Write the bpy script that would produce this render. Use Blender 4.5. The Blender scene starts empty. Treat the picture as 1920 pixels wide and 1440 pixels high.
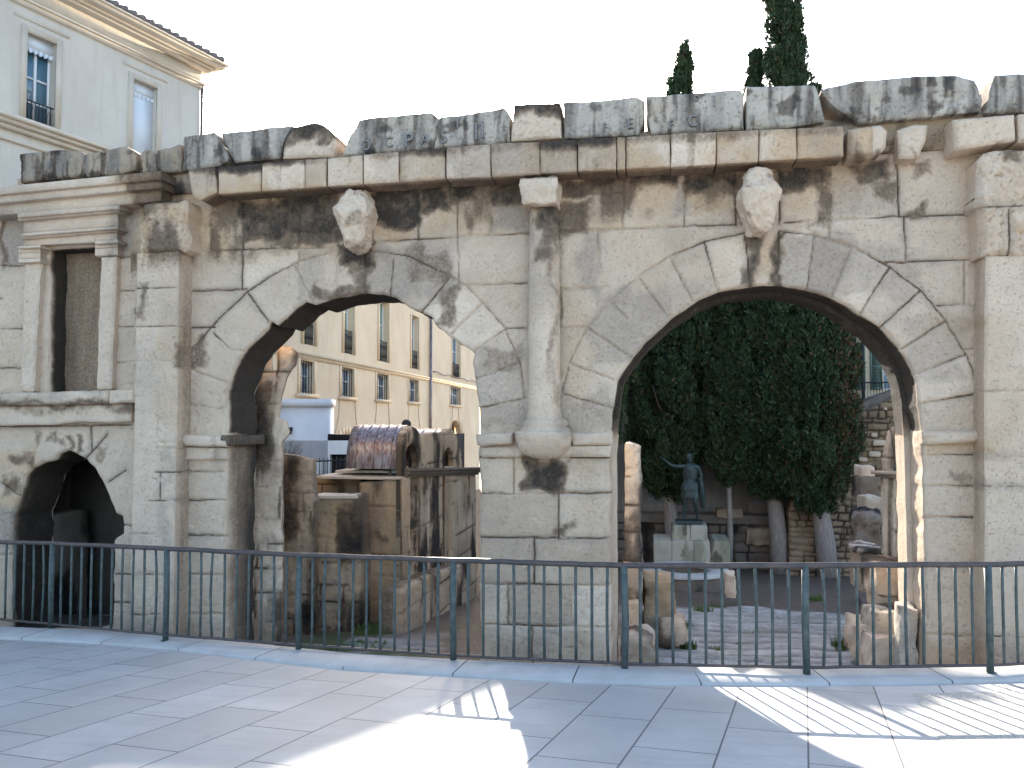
import bpy, math, random
import numpy as np
from mathutils import Vector, Matrix
random.seed(4)
S = bpy.context.scene
rad = math.radians
# ---------------------------------------------------------------- camera, sky, sun, exposure
EYE = np.array([0.0, 0.0, 1.6]); F = 1550.0
YAW, PITCH = rad(9.5), rad(2.4)
fw = np.array([-math.sin(YAW)*math.cos(PITCH), math.cos(YAW)*math.cos(PITCH), math.sin(PITCH)])
rt = np.array([math.cos(YAW), math.sin(YAW), 0.0]); up = np.cross(rt, fw)
cam = bpy.data.cameras.new("camera"); cam.sensor_width = 36.0; cam.lens = 36.0*F/1920.0
cam.clip_start = 0.1; cam.clip_end = 3000
camo = bpy.data.objects.new("camera", cam); S.collection.objects.link(camo)
M = Matrix(((rt[0], up[0], -fw[0], EYE[0]), (rt[1], up[1], -fw[1], EYE[1]), (rt[2], up[2], -fw[2], EYE[2]), (0, 0, 0, 1)))
camo.matrix_world = M; S.camera = camo
SUN_E, SUN_AZ = rad(24), rad(-15)
wd = bpy.data.worlds.new("World"); S.world = wd; wd.use_nodes = True
nt = wd.node_tree; nt.nodes.clear()
sky = nt.nodes.new("ShaderNodeTexSky"); sky.sky_type = 'NISHITA'; sky.sun_disc = False
sky.sun_elevation = SUN_E; sky.sun_rotation = SUN_AZ; sky.air_density = 1.0; sky.dust_density = 2.0; sky.ozone_density = 1.0
bg = nt.nodes.new("ShaderNodeBackground"); bg.inputs[1].default_value = 0.15
wo = nt.nodes.new("ShaderNodeOutputWorld"); nt.links.new(sky.outputs[0], bg.inputs[0]); nt.links.new(bg.outputs[0], wo.inputs[0])
sl = bpy.data.lights.new("sun", 'SUN'); sl.energy = 4.0; sl.angle = rad(0.5); sl.color = (1.0, 0.93, 0.82)
so = bpy.data.objects.new("sun", sl); S.collection.objects.link(so)
sdir = Vector((math.sin(SUN_AZ)*math.cos(SUN_E), math.cos(SUN_AZ)*math.cos(SUN_E), math.sin(SUN_E)))
so.rotation_euler = sdir.to_track_quat('Z', 'Y').to_euler(); so.location = sdir*60
S.view_settings.view_transform = 'Standard'; S.view_settings.look = 'None'
S.view_settings.exposure = 1.97; S.view_settings.gamma = 1.0
# ---------------------------------------------------------------- measuring helpers (points of the place from the surveyed sight lines)
def ray(px, py): return fw*F + rt*(px-960.0) - up*(py-720.0)
def W(px, py, y=10.5):
    d = ray(px, py); t = y/d[1]; return (d[0]*t, EYE[2]+d[2]*t)
def WX(px, py, x):
    d = ray(px, py); t = x/d[0]; return (d[1]*t, EYE[2]+d[2]*t)
def P(px, py, depth):
    d = ray(px, py); return EYE + d*(depth/F)
NS = np.array([-0.01716, 0.10255, 0.99458])
def street_z(x, y): return 1.6-(1.6+NS[0]*x+NS[1]*y)/NS[2]
def GS(px, py):
    d = ray(px, py); t = -1.6/float(NS@d); return EYE+d*t
def site_z(x, y): return 1.6-3.22-0.1*(np.minimum(y, 32.0)-10.5)
def GT(px, py):
    d = ray(px, py); t = (-3.22+1.05)/(d[2]+0.1*d[1]); return EYE+d*t
# ---------------------------------------------------------------- noise
def _h(i, j, k, s):
    n = (i*374761393 + j*668265263 + k*1440662683 + s*974634777) & 0xffffffff
    n = ((n ^ (n >> 13))*1274126177) & 0xffffffff
    n = n ^ (n >> 16)
    return (n & 0xffff)/65535.0
def vnoise(x, y, z, s=0):
    x = np.asarray(x, float); y = np.asarray(y, float)+0*x; z = np.asarray(z, float)+0*x
    i, j, k = np.floor(x).astype(np.int64), np.floor(y).astype(np.int64), np.floor(z).astype(np.int64)
    u, v, w = x-i, y-j, z-k
    u, v, w = u*u*(3-2*u), v*v*(3-2*v), w*w*(3-2*w)
    r = 0
    for a in (0, 1):
        for b in (0, 1):
            for c in (0, 1):
                r = r + _h(i+a, j+b, k+c, s)*(u if a else 1-u)*(v if b else 1-v)*(w if c else 1-w)
    return r
def fbm(x, y, z, s=0, o=4):
    r, a, t = 0, 0.5, 0
    for q in range(o):
        r = r + a*vnoise(np.asarray(x)*2**q, np.asarray(y)*2**q, np.asarray(z)*2**q, s+q*7); t += a; a *= .5
    return r/t
def ss(a, b, x):
    t = np.clip((x-a)/(b-a), 0, 1); return t*t*(3-2*t)
# ---------------------------------------------------------------- objects
def mesh_np(name, V, faces, mat, parent=None, attr=None, smooth=False):
    V = np.asarray(V, np.float32); me = bpy.data.meshes.new(name)
    me.vertices.add(len(V)); me.vertices.foreach_set("co", V.ravel())
    fs = [np.asarray(f, np.int32) for f in faces if len(f)]
    nl = sum(f.size for f in fs); npoly = sum(len(f) for f in fs)
    me.loops.add(nl); me.polygons.add(npoly)
    me.loops.foreach_set("vertex_index", np.concatenate([f.ravel() for f in fs]))
    tot = np.concatenate([np.full(len(f), f.shape[1], np.int32) for f in fs])
    st = np.concatenate([[0], np.cumsum(tot)[:-1]]).astype(np.int32)
    me.polygons.foreach_set("loop_start", st)
    try: me.polygons.foreach_set("loop_total", tot)
    except Exception: pass
    if smooth: me.polygons.foreach_set("use_smooth", np.ones(npoly, bool))
    if attr is not None:
        a = me.attributes.new("stain", 'FLOAT_COLOR', 'POINT'); a.data.foreach_set("color", np.asarray(attr, np.float32).ravel())
    me.update(calc_edges=True); me.validate()
    if mat: me.materials.append(mat)
    o = bpy.data.objects.new(name, me); S.collection.objects.link(o)
    if parent is not None: adopt(o, parent)
    return o
def adopt(o, parent):
    o.parent = parent; o.matrix_parent_inverse = (Matrix.Translation(parent.location) if parent.parent is None else Matrix.Identity(4)).inverted()
def tag(o, label, cat, group=None):
    o["label"] = label; o["category"] = cat
    if group: o["group"] = group
    return o
def thing(name, label, cat, loc, group=None):
    o = bpy.data.objects.new(name, None); o.empty_display_size = 0.2; o.location = Vector([float(c) for c in loc])
    S.collection.objects.link(o); return tag(o, label, cat, group)
def structure(o): o["kind"] = "structure"; return o
class MB:
    def __init__(s): s.v = []; s.q = []; s.t = []; s.n = 0; s.a = []
    def add(s, V, q=(), t=(), a=None):
        V = np.asarray(V, float); s.v.append(V)
        if len(q): s.q.append(np.asarray(q)+s.n)
        if len(t): s.t.append(np.asarray(t)+s.n)
        s.a.append(np.zeros((len(V), 4)) if a is None else np.asarray(a, float)); s.n += len(V)
    def build(s, name, mat, parent=None, smooth=False):
        V = np.concatenate(s.v); fs = []
        if s.q: fs.append(np.concatenate(s.q))
        if s.t: fs.append(np.concatenate(s.t))
        return mesh_np(name, V, fs, mat, parent, np.concatenate(s.a), smooth)
    def hexa(s, c):   # 8 corners: 0-3 bottom ring, 4-7 top ring
        s.add(c, [(0, 3, 2, 1), (4, 5, 6, 7), (0, 1, 5, 4), (1, 2, 6, 5), (2, 3, 7, 6), (3, 0, 4, 7)])
    def box(s, x0, x1, y0, y1, z0, z1):
        s.hexa([(x0, y0, z0), (x1, y0, z0), (x1, y1, z0), (x0, y1, z0), (x0, y0, z1), (x1, y0, z1), (x1, y1, z1), (x0, y1, z1)])
    def fbox(s, fr, u0, u1, o0, o1, z0, z1):   # box in a facade frame (origin, u, n)
        O, u, n = fr
        g = lambda a, b, z: np.array([O[0]+u[0]*a+n[0]*b, O[1]+u[1]*a+n[1]*b, z])
        s.hexa([g(u0, o1, z0), g(u1, o1, z0), g(u1, o0, z0), g(u0, o0, z0), g(u0, o1, z1), g(u1, o1, z1), g(u1, o0, z1), g(u0, o0, z1)])
    def tube(s, pts, r, n=8):
        pts = [np.array(p, float) for p in pts]; rr = r if hasattr(r, '__len__') else [r]*len(pts)
        V = []; q = []
        for i, p in enumerate(pts):
            d = pts[min(i+1, len(pts)-1)]-pts[max(i-1, 0)]; d /= np.linalg.norm(d)+1e-9
            h = np.array([0, 0, 1.]) if abs(d[2]) < .9 else np.array([1., 0, 0])
            a = np.cross(d, h); a /= np.linalg.norm(a); b = np.cross(d, a)
            for k in range(n): V.append(p+rr[i]*(a*math.cos(6.28319*k/n)+b*math.sin(6.28319*k/n)))
        for i in range(len(pts)-1):
            for k in range(n): q.append((i*n+k, i*n+(k+1) % n, (i+1)*n+(k+1) % n, (i+1)*n+k))
        t = []
        for base in (0, (len(pts)-1)*n):
            V.append(pts[0] if base == 0 else pts[-1]); c = len(V)-1
            for k in range(n): t.append((base+k, base+(k+1) % n, c) if base else (base+(k+1) % n, base+k, c))
        s.add(V, q, t)
# ---------------------------------------------------------------- materials
def new_mat(name):
    m = bpy.data.materials.new(name); m.use_nodes = True; n = m.node_tree.nodes; n.clear()
    b = n.new("ShaderNodeBsdfPrincipled"); o = n.new("ShaderNodeOutputMaterial"); m.node_tree.links.new(b.outputs[0], o.inputs[0])
    return m, n, m.node_tree.links, b
def mixc(n, l, f, a, b):
    x = n.new("ShaderNodeMix"); x.data_type = 'RGBA'
    for s, v in ((x.inputs[0], f), (x.inputs[6], a), (x.inputs[7], b)):
        if hasattr(v, 'is_output'): l.new(v, s)
        elif isinstance(v, tuple): s.default_value = (*v, 1)
        else: s.default_value = v
    return x.outputs[2]
def mth(n, l, op, a, b=0.0, c=None):
    x = n.new("ShaderNodeMath"); x.operation = op
    for s, v in zip(x.inputs, (a, b) if c is None else (a, b, c)):
        if hasattr(v, 'is_output'): l.new(v, s)
        else: s.default_value = v
    return x.outputs[0]
def noise(n, l, scale, detail=4, rough=.55, vec=None):
    x = n.new("ShaderNodeTexNoise"); x.inputs["Scale"].default_value = scale; x.inputs["Detail"].default_value = detail; x.inputs["Roughness"].default_value = rough
    if vec is not None: l.new(vec, x.inputs["Vector"])
    return x.outputs[0]
def ramp(n, l, f, a, b, lo=0.0, hi=1.0):
    x = n.new("ShaderNodeMapRange"); x.inputs[1].default_value = a; x.inputs[2].default_value = b; x.inputs[3].default_value = lo; x.inputs[4].default_value = hi
    l.new(f, x.inputs[0]); return x.outputs[0]
def objco(n, l, sc=(1, 1, 1), rot=(0, 0, 0), loc=(0, 0, 0)):
    t = n.new("ShaderNodeTexCoord"); m = n.new("ShaderNodeMapping"); m.inputs["Scale"].default_value = sc; m.inputs["Rotation"].default_value = rot; m.inputs["Location"].default_value = loc
    l.new(t.outputs["Object"], m.inputs[0]); return m.outputs[0]
def bump(n, l, b, h, strength, dist):
    x = n.new("ShaderNodeBump"); x.inputs["Strength"].default_value = strength; x.inputs["Distance"].default_value = dist
    l.new(h, x.inputs["Height"]); l.new(x.outputs[0], b.inputs["Normal"])
def stone_mat(name, light, dark, ochre, grey, crust, pores=1.0):
    """weathered limestone: 'stain' attribute R crust, G grey patina, B ochre, A block tone"""
    m, n, l, b = new_mat(name)
    at = n.new("ShaderNodeAttribute"); at.attribute_name = "stain"
    sp = n.new("ShaderNodeSeparateColor"); l.new(at.outputs["Color"], sp.inputs[0])
    v = objco(n, l); n1 = noise(n, l, 3.0, 6, .6, v); n2 = noise(n, l, 22, 5, .65, v); n3 = noise(n, l, 90, 3, .6, v)
    streak = noise(n, l, 1.0, 5, .6, objco(n, l, (9, 9, 1.1)))
    tone = mth(n, l, 'ADD', mth(n, l, 'MULTIPLY', at.outputs["Alpha"], .7), mth(n, l, 'MULTIPLY', n1, .7))
    c = mixc(n, l, ramp(n, l, tone, .3, 1.0), dark, light)
    c = mixc(n, l, ramp(n, l, n2, .42, .8, 0, .28), c, ochre)
    oc = mth(n, l, 'MULTIPLY', sp.outputs[2], ramp(n, l, n2, .2, .7, .5, 1.0))
    c = mixc(n, l, oc, c, ochre)
    g = mth(n, l, 'MULTIPLY', sp.outputs[1], ramp(n, l, n2, .25, .7, .55, 1.0))
    c = mixc(n, l, g, c, grey)
    cr = mth(n, l, 'ADD', sp.outputs[0], mth(n, l, 'MULTIPLY', mth(n, l, 'SUBTRACT', n2, .5), .5))
    cr = mth(n, l, 'ADD', cr, mth(n, l, 'MULTIPLY', mth(n, l, 'SUBTRACT', streak, .5), .35))
    msk = ramp(n, l, sp.outputs[0], 0.02, .2, 0, .95); c = mixc(n, l, mth(n, l, 'MULTIPLY', ramp(n, l, cr, .08, .5, 0, .8), msk), c, tuple(q*w_ for q, w_ in zip(dark, (.42, .36, .31)))); c = mixc(n, l, mth(n, l, 'MULTIPLY', ramp(n, l, cr, .3, .95), msk), c, crust)
    n4 = noise(n, l, 38, 4, .7, v); pit = ramp(n, l, n4, .60, .72, 0, .55*pores); c = mixc(n, l, pit, c, tuple(q*.45 for q in dark)); lt = ramp(n, l, noise(n, l, 55, 2, .6, objco(n, l, (1, 1, 1), (0, 0, 0), (5, 3, 1))), .64, .75, 0, .35); c = mixc(n, l, lt, c, light)
    b.inputs["Roughness"].default_value = .9; b.inputs["Specular IOR Level"].default_value = .2; l.new(c, b.inputs["Base Color"])
    hh = mth(n, l, 'ADD', mth(n, l, 'MULTIPLY', n2, .7), mth(n, l, 'MULTIPLY', n3, .35)); hh = mth(n, l, 'SUBTRACT', hh, mth(n, l, 'MULTIPLY', ramp(n, l, n4, .58, .7), .5)); bump(n, l, b, hh, .75, .025)
    return m
def plain_mat(name, a, bcol, scale=6, rough=.8, bs=.3, bd=.01, metal=0.0, streaky=False, spec=.3):
    m, n, l, b = new_mat(name); v = objco(n, l, (8, 8, .8) if streaky else (1, 1, 1))
    n1 = noise(n, l, scale, 6, .6, v); c = mixc(n, l, ramp(n, l, n1, .35, .7), a, bcol)
    l.new(c, b.inputs["Base Color"]); b.inputs["Roughness"].default_value = rough; b.inputs["Metallic"].default_value = metal; b.inputs["Specular IOR Level"].default_value = spec
    if bs: bump(n, l, b, noise(n, l, scale*6, 4, .6, objco(n, l)), bs, bd)
    return m
def glass_mat(name, c, rough=.06):
    m, n, l, b = new_mat(name); b.inputs["Base Color"].default_value = (*c, 1); b.inputs["Roughness"].default_value = rough; b.inputs["Specular IOR Level"].default_value = .8
    return m
M_STONE = stone_mat("limestone", (.77, .61, .465), (.49, .37, .27), (.52, .35, .20), (.31, .25, .20), (.042, .034, .028), .55)
M_TOP = stone_mat("lichened_limestone", (.60, .52, .425), (.36, .31, .26), (.48, .37, .25), (.195, .172, .15), (.045, .043, .042), 2.0)
M_RUIN = stone_mat("ruin_stone", (.47, .38, .28), (.26, .20, .145), (.42, .27, .13), (.12, .115, .11), (.02, .019, .018), 1.5)
M_RUBBLE = stone_mat("rubble_stone", (.38, .27, .175), (.18, .125, .08), (.36, .25, .14), (.15, .13, .115), (.025, .022, .02), 1.5)
M_DARKRUB = stone_mat("dark_garden_stone", (.24, .20, .165), (.12, .10, .085), (.22, .16, .11), (.09, .085, .08), (.02, .018, .017), 1.5)  # dark stone for the garden wall, passages and wall cores
M_IRON = plain_mat("green_paint_iron", (.045, .066, .062), (.11, .125, .12), 14, .45, .15, .002)
M_RAIL = plain_mat("worn_rail_iron", (.06, .055, .055), (.12, .085, .075), 9, .4, .2, .002)
M_BLACK = plain_mat("black_iron", (.015, .016, .018), (.03, .03, .032), 10, .5, .1, .002)
M_LEAD = plain_mat("rusty_zinc_sheet", (.12, .065, .06), (.34, .34, .36), 3.0, .33, .2, .004, 0.55, True)
M_BRONZE = plain_mat("patinated_bronze", (.030, .043, .044), (.085, .115, .11), 9, .5, .3, .01, .35, True)
M_BARK = plain_mat("grey_bark", (.38, .32, .28), (.20, .16, .14), 5, .9, .9, .03, 0, True)
M_PLAST1 = plain_mat("cream_render", (.62, .575, .50), (.56, .51, .44), 1.2, .9, .2, .004)
M_TRIM1 = plain_mat("cut_stone_trim", (.60, .53, .43), (.52, .45, .36), 2.0, .85, .2, .004)
M_PLAST2 = plain_mat("ochre_render", (.76, .60, .39), (.68, .52, .33), .6, .9, .2, .004)
M_TRIM2 = plain_mat("sandy_stone_trim", (.70, .55, .37), (.62, .48, .32), 1.0, .85, .2, .004)
M_WHITE = plain_mat("white_paint", (.78, .79, .80), (.70, .71, .73), 2, .6, .1, .002)
M_PLASTER = plain_mat("old_garden_plaster", (.33, .29, .25), (.20, .175, .155), 1.1, .95, .4, .01)
M_GLASS = glass_mat("window_glass", (.08, .17, .23)); M_GLASSG = glass_mat("green_curtain_glass", (.33, .44, .30), .2)  # blue base colour of the plain panes stands in for reflected sky
M_SHUT = plain_mat("green_shutter", (.11, .16, .13), (.14, .19, .155), 8, .6, .1, .002)
M_TILE = plain_mat("roof_tile", (.24, .20, .19), (.15, .14, .145), 7, .85, .5, .01)
M_BLIND = plain_mat("white_blind", (.72, .76, .80), (.66, .70, .75), 3, .7, .1, .002)
M_VOID = plain_mat("painted_interior_shade", (.012, .012, .014), (.02, .02, .022), 3, .9, 0)  # near-black colour painted for the shade inside openings
M_PEDE = stone_mat("pedestal_stone", (.56, .50, .41), (.36, .31, .25), (.36, .34, .22), (.25, .25, .165), (.06, .06, .045))
def render_mat(name, a, b2, dirt):
    m, n, l, b = new_mat(name); v = objco(n, l); n1 = noise(n, l, .5, 6, .6, v); n2 = noise(n, l, 9, 5, .65, v); st = noise(n, l, 1.0, 5, .65, objco(n, l, (5, 5, .35)))
    c = mixc(n, l, ramp(n, l, n1, .35, .65), a, b2); c = mixc(n, l, ramp(n, l, st, .52, .75, 0, .5), c, dirt); c = mixc(n, l, ramp(n, l, n2, .58, .75, 0, .3), c, dirt)
    l.new(c, b.inputs["Base Color"]); b.inputs["Roughness"].default_value = .92; b.inputs["Specular IOR Level"].default_value = .2; bump(n, l, b, n2, .25, .006); return m
M_PLAST1 = render_mat("cream_render", (.63, .58, .50), (.55, .50, .43), (.43, .385, .33)); M_PLAST2 = render_mat("ochre_render", (.76, .63, .45), (.66, .53, .37), (.50, .40, .29))
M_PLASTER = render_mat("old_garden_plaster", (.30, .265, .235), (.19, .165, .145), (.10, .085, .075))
def paving_mat():
    m, n, l, b = new_mat("pale_paving_slabs")
    v = objco(n, l, (1, 1, 1), (0, 0, rad(-80.1)))   # rows run towards the gate
    br = n.new("ShaderNodeTexBrick"); l.new(v, br.inputs["Vector"]); br.offset = .37; br.offset_frequency = 2
    br.inputs["Scale"].default_value = 1; br.inputs["Mortar Size"].default_value = .0065; br.inputs["Mortar Smooth"].default_value = .15
    br.inputs["Brick Width"].default_value = 1.12; br.inputs["Row Height"].default_value = .556
    br.inputs[1].default_value = (.0, .0, .0, 1); br.inputs[2].default_value = (1, 1, 1, 1); br.inputs[3].default_value = (.5, .5, .5, 1)
    w = objco(n, l); n1 = noise(n, l, .8, 6, .6, w); n2 = noise(n, l, 14, 6, .65, w); n3 = noise(n, l, 160, 2, .6, w)
    nv = noise(n, l, 2.0, 6, .65, objco(n, l, (.7, 5, 1), (0, 0, rad(10))))
    c = mixc(n, l, ramp(n, l, n1, .35, .65), (.42, .405, .385), (.57, .555, .53))
    c = mixc(n, l, mth(n, l, 'MULTIPLY', br.outputs[0], .75), c, (.39, .37, .345))
    c = mixc(n, l, ramp(n, l, nv, .48, .7, 0, .5), c, (.40, .355, .31)); c = mixc(n, l, ramp(n, l, noise(n, l, 1.7, 5, .7, objco(n, l, (1, 1, 1), (0, 0, 0), (7, 2, 0))), .60, .72, 0, .4), c, (.30, .285, .27))
    c = mixc(n, l, ramp(n, l, n2, .55, .8, 0, .3), c, (.38, .37, .36))
    c = mixc(n, l, ramp(n, l, n3, .6, .75, 0, .25), c, (.30, .29, .28))
    c = mixc(n, l, ramp(n, l, noise(n, l, 42, 3, .7, w), .62, .74, 0, .45), c, (.20, .19, .18)); c = mixc(n, l, br.outputs[1], c, (.11, .105, .105))
    l.new(c, b.inputs["Base Color"]); b.inputs["Roughness"].default_value = .62; b.inputs["Specular IOR Level"].default_value = .35
    h = mth(n, l, 'SUBTRACT', mth(n, l, 'MULTIPLY', n3, .12), br.outputs[1]); bump(n, l, b, h, .5, .004)
    return m
M_PAVE = paving_mat()
M_KERB = plain_mat("kerb_stone", (.51, .49, .465), (.41, .39, .365), 3, .75, .3, .004)
def aggregate_mat():
    m, n, l, b = new_mat("pebble_aggregate"); v = objco(n, l)
    vo = n.new("ShaderNodeTexVoronoi"); vo.inputs["Scale"].default_value = 75; l.new(v, vo.inputs["Vector"])
    sc = n.new("ShaderNodeSeparateColor"); l.new(vo.outputs["Color"], sc.inputs[0])
    c = mixc(n, l, sc.outputs[0], (.27, .25, .22), (.62, .58, .51)); c = mixc(n, l, ramp(n, l, vo.outputs["Distance"], .35, .6), c, (.42, .40, .37))
    l.new(c, b.inputs["Base Color"]); b.inputs["Roughness"].default_value = .8; bump(n, l, b, vo.outputs["Distance"], .8, .008); b.inputs["Specular IOR Level"].default_value = .25
    return m
M_AGG = aggregate_mat()
def leaf_mat(name, g1, g2, br):
    m, n, l, b = new_mat(name); at = n.new("ShaderNodeAttribute"); at.attribute_name = "stain"
    sp = n.new("ShaderNodeSeparateColor"); l.new(at.outputs["Color"], sp.inputs[0])
    c = mixc(n, l, sp.outputs[0], g1, g2); c = mixc(n, l, sp.outputs[1], c, br)
    l.new(c, b.inputs["Base Color"]); b.inputs["Roughness"].default_value = .7; b.inputs["Specular IOR Level"].default_value = .2
    return m
M_CYP = leaf_mat("cypress_leaf", (.020, .036, .019), (.068, .108, .046), (.15, .075, .04))
M_GRASS = leaf_mat("grass_blade", (.05, .10, .025), (.12, .19, .05), (.2, .16, .07))
M_TWIG = plain_mat("bare_twig", (.12, .085, .075), (.17, .13, .12), 6, .9, 0)
# ---------------------------------------------------------------- displaced stone panels
def sdf(loops, X, Y):
    """signed distance (positive inside) and nearest boundary point"""
    E0 = np.concatenate([np.asarray(L) for L in loops]); E1 = np.concatenate([np.roll(np.asarray(L), -1, 0) for L in loops])
    n = len(X); D = np.empty(n); NX = np.empty(n); NY = np.empty(n)
    ins = np.zeros(n, bool)
    ch = max(1, int(4e6/len(E0)))
    ax, ay = E0[:, 0], E0[:, 1]; dx, dy = E1[:, 0]-ax, E1[:, 1]-ay; L2 = dx*dx+dy*dy+1e-12
    for s in range(0, n, ch):
        x = X[s:s+ch, None]; y = Y[s:s+ch, None]
        t = np.clip(((x-ax)*dx+(y-ay)*dy)/L2, 0, 1); px = ax+t*dx; py = ay+t*dy
        d = (x-px)**2+(y-py)**2; k = d.argmin(1); r = np.arange(len(k))
        D[s:s+ch] = np.sqrt(d[r, k]); NX[s:s+ch] = px[r, k]; NY[s:s+ch] = py[r, k]
        c = ((ay > y) != ((ay+dy) > y)) & (x < dx*(y-ay)/(dy+1e-15*(dy == 0))+ax)
        ins[s:s+ch] = (c.sum(1) % 2) == 1
    return np.where(ins, D, -D), NX, NY
def rough_loop(L, step, amp, seed):
    out = []; L = [np.array(p, float) for p in L]
    for a, b in zip(L, L[1:]+L[:1]):
        k = max(1, int(np.linalg.norm(b-a)/step))
        for i in range(k): out.append(a+(b-a)*i/k)
    o = np.array(out)
    if amp: o = o+amp*2*np.stack([fbm(o[:, 0]*6, o[:, 1]*6, 3.1, seed)-.5, fbm(o[:, 0]*6, o[:, 1]*6, 8.7, seed+3)-.5], 1)
    return o
def seg_dist(segs, X, Y):
    d = np.full(len(X), 9.0)
    for (a, b) in segs:
        m = (X > min(a[0], b[0])-.08) & (X < max(a[0], b[0])+.08) & (Y > min(a[1], b[1])-.08) & (Y < max(a[1], b[1])+.08)
        x, y = X[m], Y[m]; dx, dy = b[0]-a[0], b[1]-a[1]; t = np.clip(((x-a[0])*dx+(y-a[1])*dy)/(dx*dx+dy*dy+1e-12), 0, 1)
        d[m] = np.minimum(d[m], np.hypot(x-a[0]-t*dx, y-a[1]-t*dy))
    return d
def frame_y(y0):       # panel facing the street at depth y0
    return lambda a, b, dp: np.stack([a, y0+dp, b], 1)
def frame_x(x0, s):    # panel facing s*x at x0 (a runs along y)
    return lambda a, b, dp: np.stack([x0-s*dp, a, b], 1)
def frame_f(fr): 
    O, u, n = fr
    return lambda a, b, dp: np.stack([O[0]+u[0]*a-n[0]*dp, O[1]+u[1]*a-n[1]*dp, b], 1)
def panel(name, loops, fmap, T, mat, parent=None, res=.02, nseg=3, er=.015, amp=.008, edge=.006, segs=(), jw=.007, jd=.02, stain=None, seed=0, bulge=None, soff=0.0, label_blocks=False, sidefn=None, flip=False, back=True, sidecrust=.0, freq=3.0):
    loops = [rough_loop(L, res*2.5, edge, seed) for L in loops]
    A = np.concatenate(loops); lo = A.min(0)-res; hi = A.max(0)+res
    nx, ny = int((hi[0]-lo[0])/res)+2, int((hi[1]-lo[1])/res)+2
    gx, gy = np.meshgrid(lo[0]+np.arange(nx)*res, lo[1]+np.arange(ny)*res, indexing='ij'); X, Y = gx.ravel(), gy.ravel()
    D, NX, NY = sdf(loops, X, Y)
    ok = (D > -.5*res).reshape(nx, ny)
    cell = ok[:-1, :-1] & ok[1:, :-1] & ok[1:, 1:] & ok[:-1, 1:]
    I = np.arange(nx*ny).reshape(nx, ny)
    q = np.stack([I[:-1, :-1][cell], I[1:, :-1][cell], I[1:, 1:][cell], I[:-1, 1:][cell]], 1)
    # boundary edges
    e = np.concatenate([q[:, [0, 1]], q[:, [1, 2]], q[:, [2, 3]], q[:, [3, 0]]]); key = np.sort(e, 1); kk = key[:, 0].astype(np.int64)*(nx*ny)+key[:, 1]
    u_, inv, cnt = np.unique(kk, return_inverse=True, return_counts=True); be = e[cnt[inv] == 1]
    bv = np.unique(be); X = X.copy(); Y = Y.copy(); X[bv] = NX[bv]; Y[bv] = NY[bv]; D[bv] = 0
    used = np.unique(q); mp = np.full(nx*ny, -1); mp[used] = np.arange(len(used)); q = mp[q]; be = mp[be]
    X, Y, D = X[used], Y[used], np.maximum(D[used], 0)
    ds = (fbm(X*freq, Y*freq, seed*1.7, seed)-.5)*amp*2+(fbm(X*freq*6, Y*freq*6, seed, seed+5, 3)-.5)*amp*.7
    pit = fbm(X*24, Y*24, 2.2, seed+11, 2); ds -= ss(.70, .82, pit)*amp*.9
    jd_ = None
    blk = np.full(len(X), .5)
    if len(segs):
        wx = (fbm(X*9, Y*9, 1, seed+20, 2)-.5)*.02; wy = (fbm(X*9, Y*9, 5, seed+21, 2)-.5)*.02
        jd_ = seg_dist(segs, X+wx, Y+wy); wv = .6+.9*vnoise(X*3, Y*3, 7, seed)
        ds -= jd*np.exp(-(jd_/(jw*wv))**2)*(.65+.5*vnoise(X*2.3, Y*2.3, 3, seed+2))
        if label_blocks:
            bar = np.ones((nx, ny), bool); sx, sy = used//ny, used % ny; d2 = seg_dist(segs, X, Y); bar[sx, sy] = d2 < res*.95
            G = np.where(bar, 0, np.arange(1, nx*ny+1).reshape(nx, ny))
            for it in range(400):
                P0 = G.copy()
                for sgn in (1, -1):
                    for ax in (0, 1): G = np.where(bar, 0, np.maximum(G, np.roll(G, sgn, ax)))
                fl = np.concatenate([[0], G.ravel()]); fl = fl[fl]; fl = fl[fl]; G = fl[1:].reshape(nx, ny)
                if np.array_equal(P0, G): break
            for it in range(2):
                for sgn in (1, -1):
                    for ax in (0, 1): R_ = np.roll(G, sgn, ax); G = np.where(G == 0, R_, G)
            g = G[sx, sy]; blk = ((g*2654435761) % 9973)/9973.0; ds += (((g*40503) % 997)/997.0-.5)*.024
    if er: ds -= er*(1-np.clip(D/er, 0, 1))**2*(.5+1.2*vnoise(X*5, Y*5, 4, seed+9))
    if bulge is not None: ds += bulge(X, Y, D)
    Vf = fmap(X, Y, -ds)
    st = np.zeros((len(X), 4)); st[:, 3] = blk
    if stain is not None: st = stain(Vf, st)
    if jd_ is not None: kj = vnoise(X*1.3, Y*1.3, 9, seed+31); st[:, 0] = np.maximum(st[:, 0], np.exp(-(jd_/(jw*.95))**2)*(.2+.65*ss(.15, .85, kj))); st[:, 1] = np.maximum(st[:, 1], np.exp(-(jd_/.06)**2)*ss(.45, .8, kj)*.6)
    fs = [q if not flip else q[:, ::-1]]; V = [Vf]; SS = [st]; n0 = len(X)
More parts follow.
